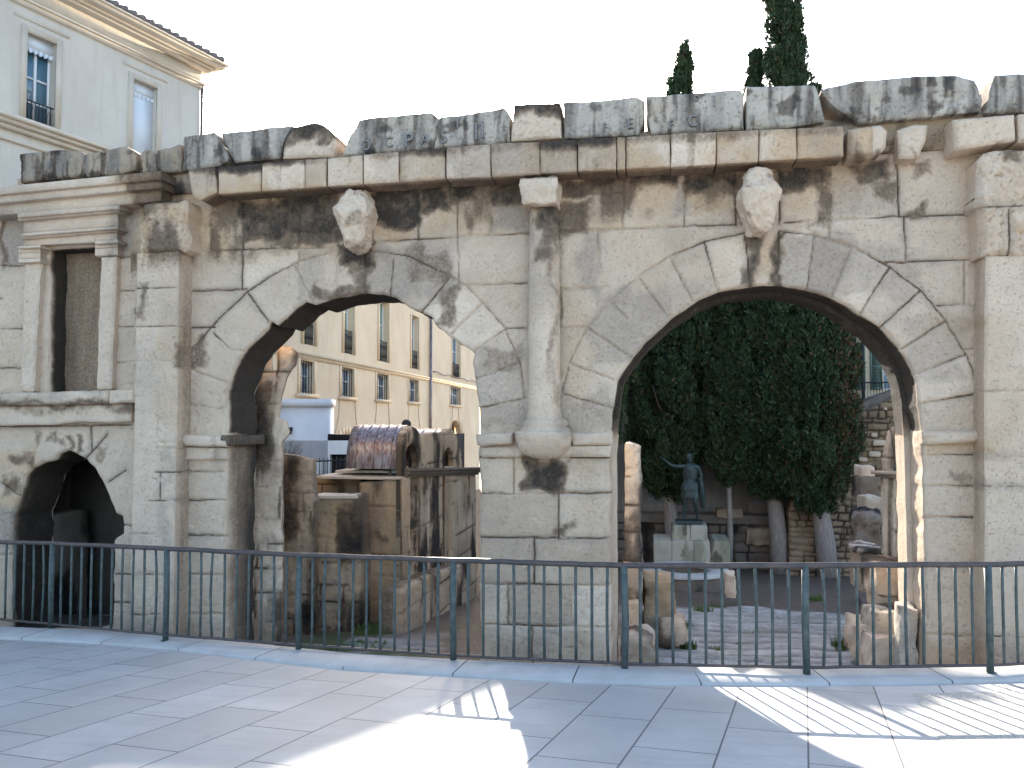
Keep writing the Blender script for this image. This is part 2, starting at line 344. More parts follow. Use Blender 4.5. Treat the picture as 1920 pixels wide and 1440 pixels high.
    # sides
    if T > 0:
        bv = np.unique(be); m2 = np.full(len(X), -1); m2[bv] = np.arange(len(bv)); nb = len(bv)
        for k in range(nseg+1):
            dp = -ds[bv]*(1-k/nseg)+T*k/nseg
            j1 = (fbm(X[bv]*4, Y[bv]*4, dp*4+9, seed+40)-.5)*soff*2*(1 if 0 < k else 0)
            cx, cy = (X[bv]-NX.mean()*0), Y[bv]
            V.append(fmap(cx+j1, cy+j1*.7, dp)); s2 = st[bv].copy()
            if k > 0: sk = sidecrust if sidefn is None else sidefn(X[bv], Y[bv], k/nseg); s2[:, 0] = np.maximum(s2[:, 0]*.6, sk*(.35+1.3*fbm(X[bv]*1.6, Y[bv]*1.1, dp*2, seed+41)))  # side faces get a noisy darkening
            SS.append(s2)
        sq = []
        a, b = m2[be[:, 0]], m2[be[:, 1]]
        for k in range(nseg): sq.append(np.stack([n0+k*nb+b, n0+k*nb+a, n0+(k+1)*nb+a, n0+(k+1)*nb+b], 1))
        sq = np.concatenate(sq); fs.append(sq if not flip else sq[:, ::-1])
        if back:
            V.append(fmap(X, Y, np.full(len(X), T))); sb = st.copy(); SS.append(sb); o2 = n0+(nseg+1)*nb
            fs.append((q[:, ::-1] if not flip else q)+o2)
    return mesh_np(name, np.concatenate(V), [np.concatenate(fs)], mat, parent, np.concatenate(SS), True)
def rock(name, c0, c1, mat, parent=None, res=.04, rnd=.04, amp=.02, seed=0, stain=None, shape=None, freq=3.0, tone=.5):
    c0, c1 = np.minimum(c0, c1).astype(float), np.maximum(c0, c1).astype(float); mb_v, mb_q, n0 = [], [], 0
    for ax in range(3):
        a, b = [i for i in range(3) if i != ax]
        na, nb = max(2, int((c1[a]-c0[a])/res)), max(2, int((c1[b]-c0[b])/res))
        for side in (0, 1):
            ga, gb = np.meshgrid(np.linspace(c0[a], c1[a], na+1), np.linspace(c0[b], c1[b], nb+1), indexing='ij')
            p = np.zeros((ga.size, 3)); p[:, a] = ga.ravel(); p[:, b] = gb.ravel(); p[:, ax] = c1[ax] if side else c0[ax]
            I = np.arange(ga.size).reshape(na+1, nb+1); q = np.stack([I[:-1, :-1].ravel(), I[1:, :-1].ravel(), I[1:, 1:].ravel(), I[:-1, 1:].ravel()], 1)
            if (side == 1) == (ax == 1): q = q[:, ::-1]
            mb_v.append(p); mb_q.append(q+n0); n0 += len(p)
    p = np.concatenate(mb_v); inner0, inner1 = c0+rnd, c1-rnd
    mid = (c0+c1)/2; inner0 = np.minimum(inner0, mid); inner1 = np.maximum(inner1, mid)
    qv = np.clip(p, inner0, inner1); d = p-qv; ln = np.linalg.norm(d, axis=1)[:, None]; p = np.where(ln > 0, qv+d/np.maximum(ln, 1e-9)*np.minimum(ln, rnd), p)
    if shape is not None: p = shape(p, (p-c0)/(c1-c0))
    f = freq
    p = p+amp*2*np.stack([fbm(p[:, 0]*f, p[:, 1]*f, p[:, 2]*f, seed+i*13)-.5 for i in range(3)], 1)
    st = np.zeros((len(p), 4)); st[:, 3] = tone
    if stain is not None: st = stain(p, st)
    return mesh_np(name, p, [np.concatenate(mb_q)], mat, parent, st, True)
# ---------------------------------------------------------------- stains of the gate (metres on its face, from the survey)
ST = []   # x0,x1,z0,z1,kind,strength,soft
def sb(x0, y0, x1, y1, kind, k, soft=.10):
    a = W(x0, y0); b = W(x1, y1); ST.append((min(a[0], b[0]), max(a[0], b[0]), min(a[1], b[1]), max(a[1], b[1]), kind, k, soft))
for t in [(395, 372, 450, 415, 0, .5), (450, 372, 625, 440, 0, .85), (360, 380, 400, 470, 2, .5), (455, 430, 625, 470, 2, .8), (505, 370, 560, 455, 0, .55), (560, 360, 640, 460, 0, .7),
          (690, 350, 783, 425, 0, .95), (690, 415, 783, 450, 2, .9), (783, 345, 838, 395, 0, .9), (800, 395, 840, 440, 2, .7), (838, 340, 900, 385, 0, .85), (862, 380, 915, 440, 2, .35), (918, 338, 985, 385, 0, .8), (920, 375, 985, 435, 1, .8), (925, 340, 950, 400, 2, .6),
          (1000, 385, 1045, 425, 0, .8), (1015, 420, 1050, 490, 0, .55), (1048, 330, 1165, 362, 0, .75), (1040, 380, 1100, 440, 0, .6), (1075, 380, 1165, 430, 2, .8), (1080, 335, 1110, 360, 2, .8), (1172, 328, 1262, 357, 0, .9), (1260, 330, 1290, 400, 1, .7),
          (1287, 320, 1380, 350, 0, .85), (1290, 345, 1380, 395, 2, .7), (1378, 330, 1395, 420, 0, .6), (1462, 315, 1555, 350, 0, .9), (1525, 320, 1555, 420, 0, .55), (1470, 350, 1520, 400, 2, .6), (1555, 310, 1680, 400, 1, .55), (1605, 310, 1665, 338, 0, .8), (1630, 345, 1680, 375, 0, .5), (1690, 385, 1730, 405, 0, .5), (1700, 300, 1735, 330, 0, .45),
          (640, 465, 690, 500, 0, .9), (655, 490, 690, 545, 0, .5), (690, 470, 850, 560, 1, .75), (760, 470, 850, 530, 0, .35), (820, 540, 860, 620, 0, .45), (890, 650, 985, 740, 1, .55), (905, 650, 985, 690, 0, .3), (900, 740, 990, 800, 1, .6),
          (1395, 435, 1420, 540, 0, .75), (1455, 435, 1465, 540, 0, .9), (1420, 445, 1460, 530, 2, .7), (1465, 440, 1600, 560, 1, .7), (1230, 530, 1340, 590, 1, .35), (1110, 540, 1260, 680, 1, .65), (1580, 470, 1720, 560, 1, .6), (1700, 600, 1810, 700, 1, .45), (1730, 605, 1810, 625, 2, .6), (1090, 440, 1130, 540, 1, .75), (1250, 420, 1330, 500, 1, .3),
          (1040, 480, 1052, 770, 0, .35), (1055, 740, 1150, 815, 1, .65), (1060, 590, 1110, 760, 2, .35), (560, 480, 600, 570, 1, .5), (590, 540, 700, 562, 0, .5), (980, 862, 1058, 925, 0, 1.0), (955, 860, 990, 915, 2, .35), (1030, 855, 1085, 880, 1, .5),
          (1045, 985, 1065, 1010, 0, .7), (900, 1180, 1140, 1250, 2, .45), (1060, 1200, 1115, 1240, 2, .6), (1735, 1195, 1845, 1250, 2, .6), (1780, 880, 1825, 900, 0, .35), (1730, 838, 1845, 852, 2, .8), (1845, 320, 1920, 400, 2, .35), (1870, 430, 1900, 460, 2, .7), (1855, 290, 1900, 310, 0, .6),
          (350, 640, 385, 690, 0, .45), (395, 850, 420, 880, 1, .4), (330, 380, 355, 800, 2, .3), (330, 840, 342, 1050, 1, .5), (260, 545, 275, 610, 0, .45), (288, 540, 298, 610, 0, .45), (275, 470, 283, 520, 0, .4), (295, 470, 300, 510, 0, .4), (270, 385, 330, 400, 0, .6), (320, 630, 335, 660, 2, .5),
          (0, 400, 45, 500, 1, .8), (0, 410, 10, 495, 0, .5), (220, 390, 256, 490, 1, .9), (0, 840, 75, 890, 2, .7), (20, 850, 70, 870, 0, .55), (0, 890, 35, 960, 2, .7), (5, 895, 40, 925, 0, .55), (0, 960, 25, 1010, 1, .7), (75, 805, 85, 840, 0, .5), (100, 805, 110, 835, 0, .5), (120, 810, 128, 850, 0, .5), (140, 810, 150, 850, 0, .5), (180, 840, 200, 870, 0, .35), (0, 755, 250, 765, 0, .55), (0, 740, 130, 756, 1, .4)]:
    sb(*t[:6], .10 if t[5] > .5 else .07)
def gate_stain(V, st):
    x, y, z = V[:, 0], V[:, 1], V[:, 2]
    wx = x+(fbm(x*3.3, z*3.3, 1.3, 70)-.5)*.42; wz = z+(fbm(x*3.3, z*3.3, 6.1, 77)-.5)*.42
    nz = fbm(x*9, y*9, z*9, 60); strk = fbm(x*7, 3.3, z*.8, 61)
    for (x0, x1, z0, z1, kd, k, sf) in ST:
        m = (wx > x0-sf*2) & (wx < x1+sf*2) & (wz > z0-sf*2) & (wz < z1+sf*2)
        if not m.any(): continue
        d = np.minimum(np.minimum(wx[m]-x0, x1-wx[m]), np.minimum(wz[m]-z0, z1-wz[m]))
        v = ss(-sf, sf*.7, d)*k; st[m, kd] = np.maximum(st[m, kd], v)
    st[:, 0] = np.clip(st[:, 0]*(.55+.9*nz)+.28*ss(.62, .85, strk)*ss(.5, .7, fbm(x*1.1, y, z*.5, 62)), 0, 1)
    zt = W(1000, 325)[1]+(x+1.5)*.073-.012; fb = ss(-.95, -.45, z-zt)*(x > -7.2)*(x < 2.6); st[:, 2] = np.maximum(st[:, 2], fb*ss(.3, .6, fbm(x*2.2, 1, z*2.2, 66))*.9); st[:, 0] = np.maximum(st[:, 0], fb*ss(.36, .66, fbm(x*2.6, 4, z*1.1, 67))*.6)
    st[:, 1] = np.clip(st[:, 1]*(.6+.8*nz)+.55*ss(.55, .75, fbm(x*.9, y*.9, z*.9, 63)), 0, 1)
    st[:, 2] = np.clip(st[:, 2]*(.7+.6*nz)+.35*ss(.5, .75, fbm(x*1.3, y*1.3, z*1.3, 64)), 0, 1)
    return st
def top_stain(V, st):
    x, y, z = V[:, 0], V[:, 1], V[:, 2]; s = fbm(x*6, y*2, z*.9, 81); n = fbm(x*5, y*5, z*5, 82)
    s2 = fbm(x*15, y*4, z*1.6, 84); st[:, 1] = np.clip(ss(.40, .60, s)*.75+ss(.5, .65, s2)*.5, 0, 1); st[:, 0] = np.clip(ss(.56, .74, s)*.5+ss(.52, .68, s2)*.45+ss(.58, .72, n)*.5, 0, 1); st[:, 2] = ss(.5, .7, fbm(x*2, y*2, z*2, 83))*.35
    return st
def ruin_stain(sd, dark=.5, ochre=.5):
    def f(V, st):
        x, y, z = V[:, 0], V[:, 1], V[:, 2]; s = fbm(x*2.6+y*2.6, sd, z*.7, sd+91); n = fbm(x*2, y*2, z*2, sd+92)
        st[:, 0] = np.clip(ss(.62-.25*dark, .85-.25*dark, .6*s+.4*n)*.95, 0, 1); st[:, 1] = ss(.45, .7, s)*.6; st[:, 2] = ss(.42, .7, fbm(x, y, z, sd+93))*ochre
        st[:, 3] = vnoise(x*1.5+y*1.5, sd, z*2.2, sd+95)
        return st
    return f
w = lambda pts, y=10.5: [W(px, py, y) for px, py in pts]
def wsegs(L, y=10.5): return [(W(a, b, y), W(c, d, y)) for a, b, c, d in L]
def grid_segs(a0, a1, b0, b1, ch, bw, seed):
    r = random.Random(seed); out = []; b = b0; k = 0
    while b < b1:
        h = ch*r.uniform(.8, 1.2); out.append(((a0, b), (a1, b+r.uniform(-.02, .02)))); a = a0+r.uniform(.1, bw)
        while a < a1: out.append(((a, b), (a+r.uniform(-.02, .02), min(b+h, b1)))); a += bw*r.uniform(.6, 1.4)
        b += h
    return out
# ================================================================ GATE
ZB = -2.4
c0 = W(1440, 900); gate = thing("roman_city_gate", "weathered cream Roman city gate with two large arches and an engaged column between them", "city gate", (c0[0], 10.5, -1.65))
L_HOLE = [(424, 838), (426, 790), (427, 760), (423, 735), (436, 700), (447, 675), (462, 652), (482, 634), (500, 618), (506, 602), (520, 610), (552, 578), (574, 566), (590, 572), (627, 559), (680, 550), (717, 552), (742, 559), (767, 577), (782, 582), (808, 594), (818, 610), (847, 633), (873, 650), (889, 660), (886, 678), (889, 707), (897, 757), (900, 800), (897, 860), (903, 925), (897, 970), (899, 1050), (901, 1250)]
R_HOLE = [(1143, 860), (1146, 813), (1150, 763), (1158, 713), (1172, 690), (1187, 669), (1210, 642), (1237, 617), (1258, 598), (1280, 583), (1312, 562), (1347, 547), (1377, 541), (1407, 538), (1435, 535), (1460, 535), (1487, 538), (1513, 543), (1535, 549), (1557, 557), (1587, 573), (1613, 588), (1650, 614), (1683, 650), (1698, 671), (1710, 693), (1718, 719), (1723, 747), (1728, 803), (1730, 860), (1734, 1000), (1737, 1250)]
S_HOLE = [(20, 1180), (20, 970), (35, 930), (46, 895), (60, 879), (80, 868), (100, 862), (107, 851), (124, 845), (140, 850), (158, 860), (176, 878), (190, 902), (203, 935), (215, 963), (228, 968), (228, 1000), (212, 1012), (210, 1180)]
NICHE = [(92, 468), (188, 460), (184, 731), (90, 735)]
def hole(pts, l=None, r=None):
    h = w(pts); return [(h[0][0], ZB)]+h+[(h[-1][0], ZB)]
tl = W(-160, 352)[0]; tr = 5.6; zt_l, zt_r = W(300, 345)[1], W(1500, 270)[1]
outer = [(tl, ZB), (tr, ZB), (tr, W(1850, 215)[1]), W(1588, 225), W(400, 318), W(300, 345), W(-160, 378)]
sh = w(S_HOLE)
J = [(350, 470, 640, 464), (392, 378, 392, 467), (455, 377, 455, 465), (507, 373, 507, 463), (560, 365, 560, 460), (697, 353, 697, 452), (784, 350, 783, 450), (858, 345, 857, 443), (917, 338, 917, 440), (693, 453, 993, 437), (1170, 330, 1167, 430), (1053, 367, 1167, 360), (1037, 435, 1287, 423), (1120, 430, 1122, 500), (1287, 317, 1283, 422), (1380, 318, 1380, 422), (1287, 423, 1380, 420), (1462, 315, 1462, 420), (1555, 300, 1555, 447), (1470, 417, 1693, 405), (1535, 395, 1535, 415), (1683, 297, 1686, 404), (1693, 405, 1837, 402), (1695, 407, 1698, 492), (1655, 493, 1840, 485), (1810, 485, 1810, 571), (1757, 573, 1840, 570), (1810, 653, 1845, 652),
     (1730, 853, 1845, 853), (1733, 912, 1847, 910), (1731, 970, 1847, 970), (1735, 1062, 1850, 1062), (1737, 1190, 1850, 1193), (873, 535, 987, 530), (947, 615, 987, 615), (1047, 542, 1140, 540), (1047, 615, 1103, 613), (857, 443, 860, 532), (900, 858, 967, 858), (1070, 858, 1143, 858), (963, 858, 963, 925), (902, 925, 1145, 925), (900, 1008, 1143, 1010), (1047, 927, 1047, 1010), (1002, 1010, 1002, 1095), (900, 1095, 1143, 1098), (952, 1095, 952, 1170), (1073, 1097, 1073, 1175), (900, 1170, 1143, 1178), (997, 1177, 998, 1260), (1050, 540, 1050, 615),
     (353, 545, 463, 542), (453, 470, 453, 543), (350, 615, 402, 613), (340, 885, 425, 885), (340, 938, 425, 938), (333, 1003, 422, 1005), (350, 1077, 420, 1078), (340, 1152, 420, 1152), (345, 838, 425, 842), (1550, 230, 1550, 300), (560, 470, 558, 500),
     (0, 498, 45, 498), (0, 617, 60, 615), (213, 612, 250, 612), (213, 485, 250, 480), (-120, 560, 0, 560), (0, 690, 60, 690), (215, 545, 250, 545), (215, 680, 250, 678), (203, 903, 235, 882), (158, 860, 200, 815), (35, 930, 0, 905), (228, 985, 256, 985), (215, 1077, 256, 1077), (210, 1130, 256, 1130), (0, 1040, 20, 1040), (0, 800, 245, 797), (170, 800, 170, 850),
     # left arch voussoirs
     (367, 697, 427, 718), (347, 757, 415, 767), (400, 625, 430, 655), (430, 655, 470, 660), (463, 547, 503, 603), (553, 498, 587, 573), (630, 478, 630, 560), (683, 480, 683, 550), (738, 485, 730, 558), (843, 520, 785, 592), (905, 568, 845, 625), (947, 617, 888, 657), (975, 680, 888, 713), (984, 747, 897, 765),
     (350, 660, 372, 640), (372, 640, 402, 605), (402, 605, 463, 547), (463, 547, 510, 515), (510, 515, 560, 490), (560, 490, 632, 470), (683, 468, 760, 478), (760, 478, 840, 515), (840, 515, 873, 535), (873, 535, 905, 568), (905, 568, 947, 617), (947, 617, 975, 680), (975, 680, 984, 747),
     # right arch voussoirs
     (1100, 615, 1187, 672), (1143, 563, 1177, 597), (1197, 520, 1253, 595), (1067, 680, 1150, 712), (1053, 737, 1148, 765), (1320, 453, 1347, 546), (1255, 480, 1300, 565), (1397, 440, 1407, 539), (1460, 435, 1460, 536), (1527, 442, 1513, 542), (1598, 465, 1560, 557), (1667, 503, 1613, 588), (1725, 545, 1648, 616), (1773, 602, 1690, 655), (1810, 665, 1712, 704), (1840, 737, 1725, 757),
     (1053, 737, 1067, 680), (1067, 680, 1100, 615), (1100, 615, 1143, 563), (1143, 563, 1197, 518), (1197, 518, 1255, 480), (1255, 480, 1320, 453), (1320, 453, 1397, 436), (1460, 434, 1527, 440), (1527, 440, 1598, 462), (1598, 462, 1667, 500), (1667, 500, 1725, 543), (1725, 543, 1773, 600), (1773, 600, 1812, 665), (1812, 665, 1840, 737)]
body = panel("wall_masonry", [outer, hole(L_HOLE), hole(R_HOLE), sh, w(NICHE)], frame_y(10.5), .85, M_STONE, gate, res=.0175, nseg=8, er=.035, amp=.018, edge=.02, segs=wsegs(J), jw=.0115, jd=.036, stain=gate_stain, seed=1, soff=.05, label_blocks=True, sidefn=lambda X, Z, k: np.where(X < -7.6, 1.1, np.where(X < -2.9, np.where(Z > 1.4, 1.25, .75*(.25+1.1*k)), np.where(Z > 1.45, 1.15, np.where(X > 2.5, .10, .22)))))  # reveals darkened by height and depth: small arch, soffits, left jamb most
# inner arch ring, narrower, behind the right arch
rh = np.array(w(R_HOLE)); cc = np.array(W(1438, 812)); inn = cc+(rh-cc)*np.where(rh[:, 1:2] > cc[1], .97, 1.0); inn[rh[:, 1] <= cc[1], 0] = cc[0]+(rh[rh[:, 1] <= cc[1], 0]-cc[0])*.97
outr = cc+(rh-cc)*1.03; outr[rh[:, 1] <= cc[1], 1] = rh[rh[:, 1] <= cc[1], 1]
ring = [(outr[0][0], ZB)]+[tuple(p) for p in outr]+[(outr[-1][0], ZB), (inn[-1][0], ZB)]+[tuple(p) for p in inn[::-1]]+[(inn[0][0], ZB)]
panel("inner_arch", [ring], frame_y(11.0), .4, M_STONE, gate, res=.03, nseg=3, er=.02, edge=.006, stain=lambda V, s: (lambda g: np.concatenate([np.maximum(g[:, :1], .95*ss(1.2, 1.7, V[:, 2:3])), g[:, 1:]], 1))(gate_stain(V, s)), seed=3, sidefn=lambda X, Z, k: np.where(Z > 1.4, 1.2, .15), soff=.015)  # ring face and soffit darkened above the springing
# niche back and its sides' masonry
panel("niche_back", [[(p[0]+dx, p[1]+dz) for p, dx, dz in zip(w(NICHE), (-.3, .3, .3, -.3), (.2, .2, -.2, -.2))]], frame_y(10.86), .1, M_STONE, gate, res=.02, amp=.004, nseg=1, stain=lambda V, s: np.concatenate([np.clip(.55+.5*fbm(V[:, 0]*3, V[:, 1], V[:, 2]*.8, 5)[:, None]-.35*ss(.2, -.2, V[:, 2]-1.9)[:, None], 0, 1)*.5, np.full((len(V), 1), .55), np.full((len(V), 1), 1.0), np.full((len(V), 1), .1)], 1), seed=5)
def strip(name, px, T, y, seed, **k):   # a course of stone standing proud of the wall
    k.setdefault('stain', gate_stain); mat = k.pop('mat', M_STONE)
    return panel(name, [w(px, y)], frame_y(y), T, mat, gate, seed=seed, back=False, **{**dict(res=.02, nseg=2, er=.02, edge=.006, amp=.008), **k})
# pilasters
YP = 10.17
strip("pilaster", [(255, 475), (334, 470), (333, 640), (331, 800), (329, 830), (326, 1000), (322, 1260), (240, 1260), (245, 1000), (250, 800), (253, 600)], .36, YP, 11, segs=wsegs([(250, 541, 340, 540), (250, 612, 340, 611), (250, 677, 325, 676), (305, 677, 305, 743), (250, 743, 310, 743), (295, 743, 295, 840), (295, 830, 335, 830), (290, 840, 330, 840), (290, 885, 330, 885), (300, 885, 300, 940), (245, 940, 330, 938), (240, 1000, 330, 1003), (240, 1077, 330, 1077), (240, 1152, 330, 1152)], YP), jd=.02, jw=.008, sidecrust=.3)
strip("pilaster_capital", [(258, 380), (345, 372), (350, 395), (345, 420), (350, 440), (345, 466), (334, 472), (254, 474), (256, 440), (255, 425), (262, 405)], .40, YP-.05, 12, amp=.06, er=.09, edge=.035, freq=7.0)
strip("pilaster", [(1850, 480), (1990, 480), (2010, 1300), (1852, 1300), (1849, 1190), (1846, 800), (1847, 600)], .36, YP, 13, segs=wsegs([(1845, 571, 2000, 571), (1845, 654, 2000, 655), (1845, 732, 2000, 733), (1845, 809, 2000, 810), (1845, 853, 2000, 855), (1845, 911, 2000, 912), (1845, 1000, 2000, 1002), (1845, 1062, 2000, 1063), (1845, 1193, 2000, 1194)], YP), jd=.015, jw=.006, sidecrust=.2)
strip("pilaster_capital", [(1832, 300), (1850, 282), (1990, 272), (1990, 478), (1846, 480), (1842, 430), (1838, 392), (1830, 385), (1836, 340)], .40, YP-.05, 14, amp=.055, er=.08, edge=.03, freq=7.0, segs=wsegs([(1836, 388, 1990, 385), (1892, 388, 1894, 480)], YP-.05))
# cornice courses
YC = 10.12
CB = [[(352, 318), (400, 312), (405, 360), (375, 375), (360, 365)], [(408, 313), (490, 306), (488, 358), (408, 364)], [(491, 305), (569, 299), (569, 352), (490, 358)], [(571, 298), (611, 296), (611, 349), (571, 352)], [(613, 296), (679, 290), (679, 344), (613, 348)], [(681, 289), (746, 284), (746, 341), (681, 344)], [(748, 284), (834, 276), (834, 334), (748, 341)], [(837, 276), (919, 269), (919, 331), (837, 334)], [(921, 269), (1011, 265), (1011, 326), (921, 331)], [(1013, 265), (1082, 262), (1082, 321), (1013, 325)], [(1084, 260), (1155, 256), (1155, 317), (1084, 320)], [(1157, 256), (1172, 257), (1172, 316), (1157, 317)], [(1174, 256), (1257, 251), (1257, 312), (1174, 315)], [(1259, 250), (1342, 247), (1342, 308), (1259, 312)], [(1344, 246), (1422, 243), (1422, 303), (1344, 307)], [(1424, 242), (1494, 240), (1494, 298), (1424, 301)], [(1496, 240), (1582, 236), (1582, 292), (1496, 297)]]
for i, b in enumerate(CB):
    b2 = list(b); 
    strip("cornice_block", b2, .45, YC+.02*math.sin(i*2.3), 20+i, er=.018, edge=.008, amp=.01, nseg=3, sidecrust=.55,
          stain=lambda V, s, i=i: (lambda g: np.stack([np.clip(g[:, 0]*.15+(.9 if i in (0, 1, 2, 6, 10, 9) else .35)*ss(.42, .75, .55*fbm(V[:, 0]*3, i, V[:, 2]*2.5, 33)+.45*ss(V[:, 2].min()+.16, V[:, 2].max(), V[:, 2]))+.25*ss(.6, .8, fbm(V[:, 0]*6, i, V[:, 2], 36)), 0, 1), g[:, 1], g[:, 2], np.full(len(V), (i*.377) % 1)], 1))(gate_stain(V, s)))
strip("cornice_block", [(1592, 240), (1655, 229), (1668, 240), (1665, 272), (1650, 290), (1620, 296), (1592, 293)], .40, YC+.02, 41, er=.07, amp=.02)
strip("cornice_block", [(1684, 242), (1722, 230), (1742, 232), (1738, 262), (1722, 296), (1686, 296)], .28, YC+.16, 42, er=.05, amp=.02)
strip("cornice_block", [(1788, 222), (1905, 213), (1907, 262), (1872, 268), (1825, 276), (1792, 280)], .42, YC, 43, er=.04, amp=.015)
strip("cornice_block", [(1910, 213), (2000, 206), (2000, 262), (1912, 266)], .42, YC, 44, er=.03)
# loose upper stones: (outline, material, inscription)
TB = [[(36, 288), (95, 281), (150, 282), (158, 296), (150, 328), (36, 342)], [(153, 290), (235, 272), (255, 286), (252, 318), (205, 330), (150, 330)], [(259, 292), (272, 276), (290, 284), (292, 322), (262, 324)], [(291, 281), (338, 270), (338, 320), (293, 324)], [(343, 256), (400, 247), (422, 276), (427, 297), (412, 310), (392, 313), (341, 320)], [(413, 248), (500, 240), (545, 233), (531, 265), (523, 296), (440, 304), (427, 284)], [(546, 238), (590, 229), (604, 232), (626, 252), (628, 272), (622, 294), (530, 297), (533, 268)], [(642, 292), (655, 255), (673, 224), (752, 214), (806, 208), (822, 220), (811, 279), (720, 286)], [(823, 219), (870, 212), (945, 202), (955, 216), (955, 266), (811, 278)], [(964, 196), (1050, 191), (1053, 258), (957, 264)], [(1056, 191), (1130, 187), (1192, 179), (1208, 190), (1205, 232), (1196, 252), (1058, 259)], [(1211, 179), (1388, 167), (1394, 175), (1395, 241), (1222, 250), (1214, 215)], [(1400, 162), (1528, 158), (1540, 190), (1548, 226), (1480, 238), (1400, 243)], [(1537, 167), (1600, 151), (1700, 143), (1795, 138), (1828, 149), (1842, 185), (1840, 208), (1760, 216), (1612, 230), (1566, 200)], [(1850, 210), (1858, 165), (1866, 141), (2000, 130), (2000, 206)]]
LETTERS = {7: [("O", 686, 282, 22), ("C", 729, 276, 22), ("P", 766, 276, 30), ("A", 797, 270, 22)], 8: [("S", 833, 268, 26), ("I", 858, 240, 18), ("I", 893, 262, 34), ("I", 905, 258, 34)], 10: [("E", 1182, 240, 20), ("F", 1134, 246, 16)], 11: [("F", 1258, 242, 18), ("C", 1299, 237, 22), ("O", 1306, 190, 12), ("I", 1340, 200, 22)]}
M_LET = plain_mat("weathered_letter_dark", (.17, .16, .155), (.30, .285, .265), 30, .9, .3, .004)  # raised letters in a darker colour stand in for cut ones
YT = 10.3
for i, b in enumerate(TB):
    mt = M_RUIN if i < 4 else M_TOP
    if i in (6, 9): 
        zc = W(0, 0)[1]
        stf = lambda V, s, i=i: np.stack([np.clip(.9*ss(.0, .22, (V[:, 2]-(W(b_[0][0], b_[0][1], YT)[1]-.28))+.35*(fbm(V[:, 0]*4, 2, V[:, 2]*4, 9)-.5)), 0, 1), np.full(len(V), .15), np.full(len(V), .2), np.full(len(V), .85)], 1); b_ = b; mt = M_STONE
    else: stf = top_stain
    o = panel("top_stone", [w(b, YT)], frame_y(YT), .72, mt, gate, res=.02, nseg=5, er=.03, amp=.026, edge=.014, stain=stf, seed=60+i, soff=.02, sidecrust=.2, freq=6.0)
    for ch, lx, ly, hp in LETTERS.get(i, ()):
        cu = bpy.data.curves.new("letter", 'FONT'); cu.body = ch; zz = W(lx, ly, YT-.02)
        cu.size = hp*10.3/F*1.38; cu.extrude = .006; cu.align_x = 'CENTER'; cu.resolution_u = 3
        cu.extrude = .022; lo_ = bpy.data.objects.new("carved_letter", cu); S.collection.objects.link(lo_); cu.materials.append(M_LET)
        dg = bpy.context.evaluated_depsgraph_get(); me = bpy.data.meshes.new_from_object(lo_.evaluated_get(dg)); bpy.data.objects.remove(lo_)
        co = np.empty(len(me.vertices)*3, np.float32); me.vertices.foreach_get("co", co); co = co.reshape(-1, 3)
        co2 = np.stack([zz[0]+co[:, 0]*.85, YT-.012-co[:, 2], zz[1]+co[:, 1]], 1); me.vertices.foreach_set("co", co2.ravel().astype(np.float32)); me.update()
        lo_ = bpy.data.objects.new("carved_letter", me); S.collection.objects.link(lo_); adopt(lo_, o)
# rubble core under the loose stones
panel("core_masonry", [w([(30, 335), (300, 318), (420, 300), (640, 285), (1000, 256), (1200, 246), (1560, 222), (2000, 200), (2000, 262), (1600, 290), (1000, 325), (420, 360), (30, 372)], 10.44)], frame_y(10.44), .8, M_RUIN, gate, res=.04, nseg=2, er=.03, amp=.02, stain=ruin_stain(3, .8, .4), seed=90)
# left bay cornice, pediment frame, sills
def moulding(name, px, y, bands, seed, mat=M_STONE, stain=gate_stain):
    """px: left/right ends; bands: (y_left0,y_left1,y_right0,y_right1,proud)"""
    g = MB(); xl, xr = px; N = 28
    for (a0, a1, b0, b1, pr) in bands:
        yy = y-pr
        V = []; tt = np.linspace(0, 1, N+1)
        A = np.array([W(xl+(xr-xl)*t, a0+(b0-a0)*t, yy) for t in tt]); B = np.array([W(xl+(xr-xl)*t, a1+(b1-a1)*t, yy) for t in tt])
        jit = (fbm(A[:, 0]*5, A[:, 1], 2, seed)-.5)*.02
        for row in ((A, y), (A, yy+.008), (A*[1, 0]+A*[0, 1]-[0, .008], yy), (B+np.array([0, .008]), yy), (B, yy+.01), (B, y)):
            V.append(np.stack([row[0][:, 0], np.minimum(row[1]+jit*(row[1] < y), y), row[0][:, 1]+jit*.5], 1))
        V = np.concatenate(V); I = np.arange(6*(N+1)).reshape(6, N+1)
        q = np.stack([I[1:, :-1].ravel(), I[1:, 1:].ravel(), I[:-1, 1:].ravel(), I[:-1, :-1].ravel()], 1); n_ = N+1
        ends = [(I[0, 0], I[1, 0], I[4, 0], I[5, 0]), (I[5, N], I[4, N], I[1, N], I[0, N]), (I[1, 0], I[2, 0], I[3, 0], I[4, 0]), (I[4, N], I[3, N], I[2, N], I[1, N])]
        st = np.zeros((len(V), 4)); st[:, 3] = .6; g.add(V, np.concatenate([q, np.array(ends)]), a=stain(V, st))
    return g.build(name, mat, gate)
moulding("cornice", (-120, 302), 10.5, [(362, 376, 320, 336, .42), (377, 392, 337, 352, .36), (393, 414, 353, 377, .26)], 101)
moulding("lintel_moulding", (33, 224), 10.5, [(399, 408, 384, 392, .30), (408, 414, 392, 397, .24)], 102)
moulding("lintel", (45, 222), 10.5, [(414, 437, 397, 424, .16)], 103)
moulding("lintel_moulding", (40, 221), 10.5, [(437, 443, 424, 429, .24), (443, 448, 429, 434, .18)], 104)
moulding("lintel", (45, 220), 10.5, [(448, 461, 434, 452, .12)], 105)
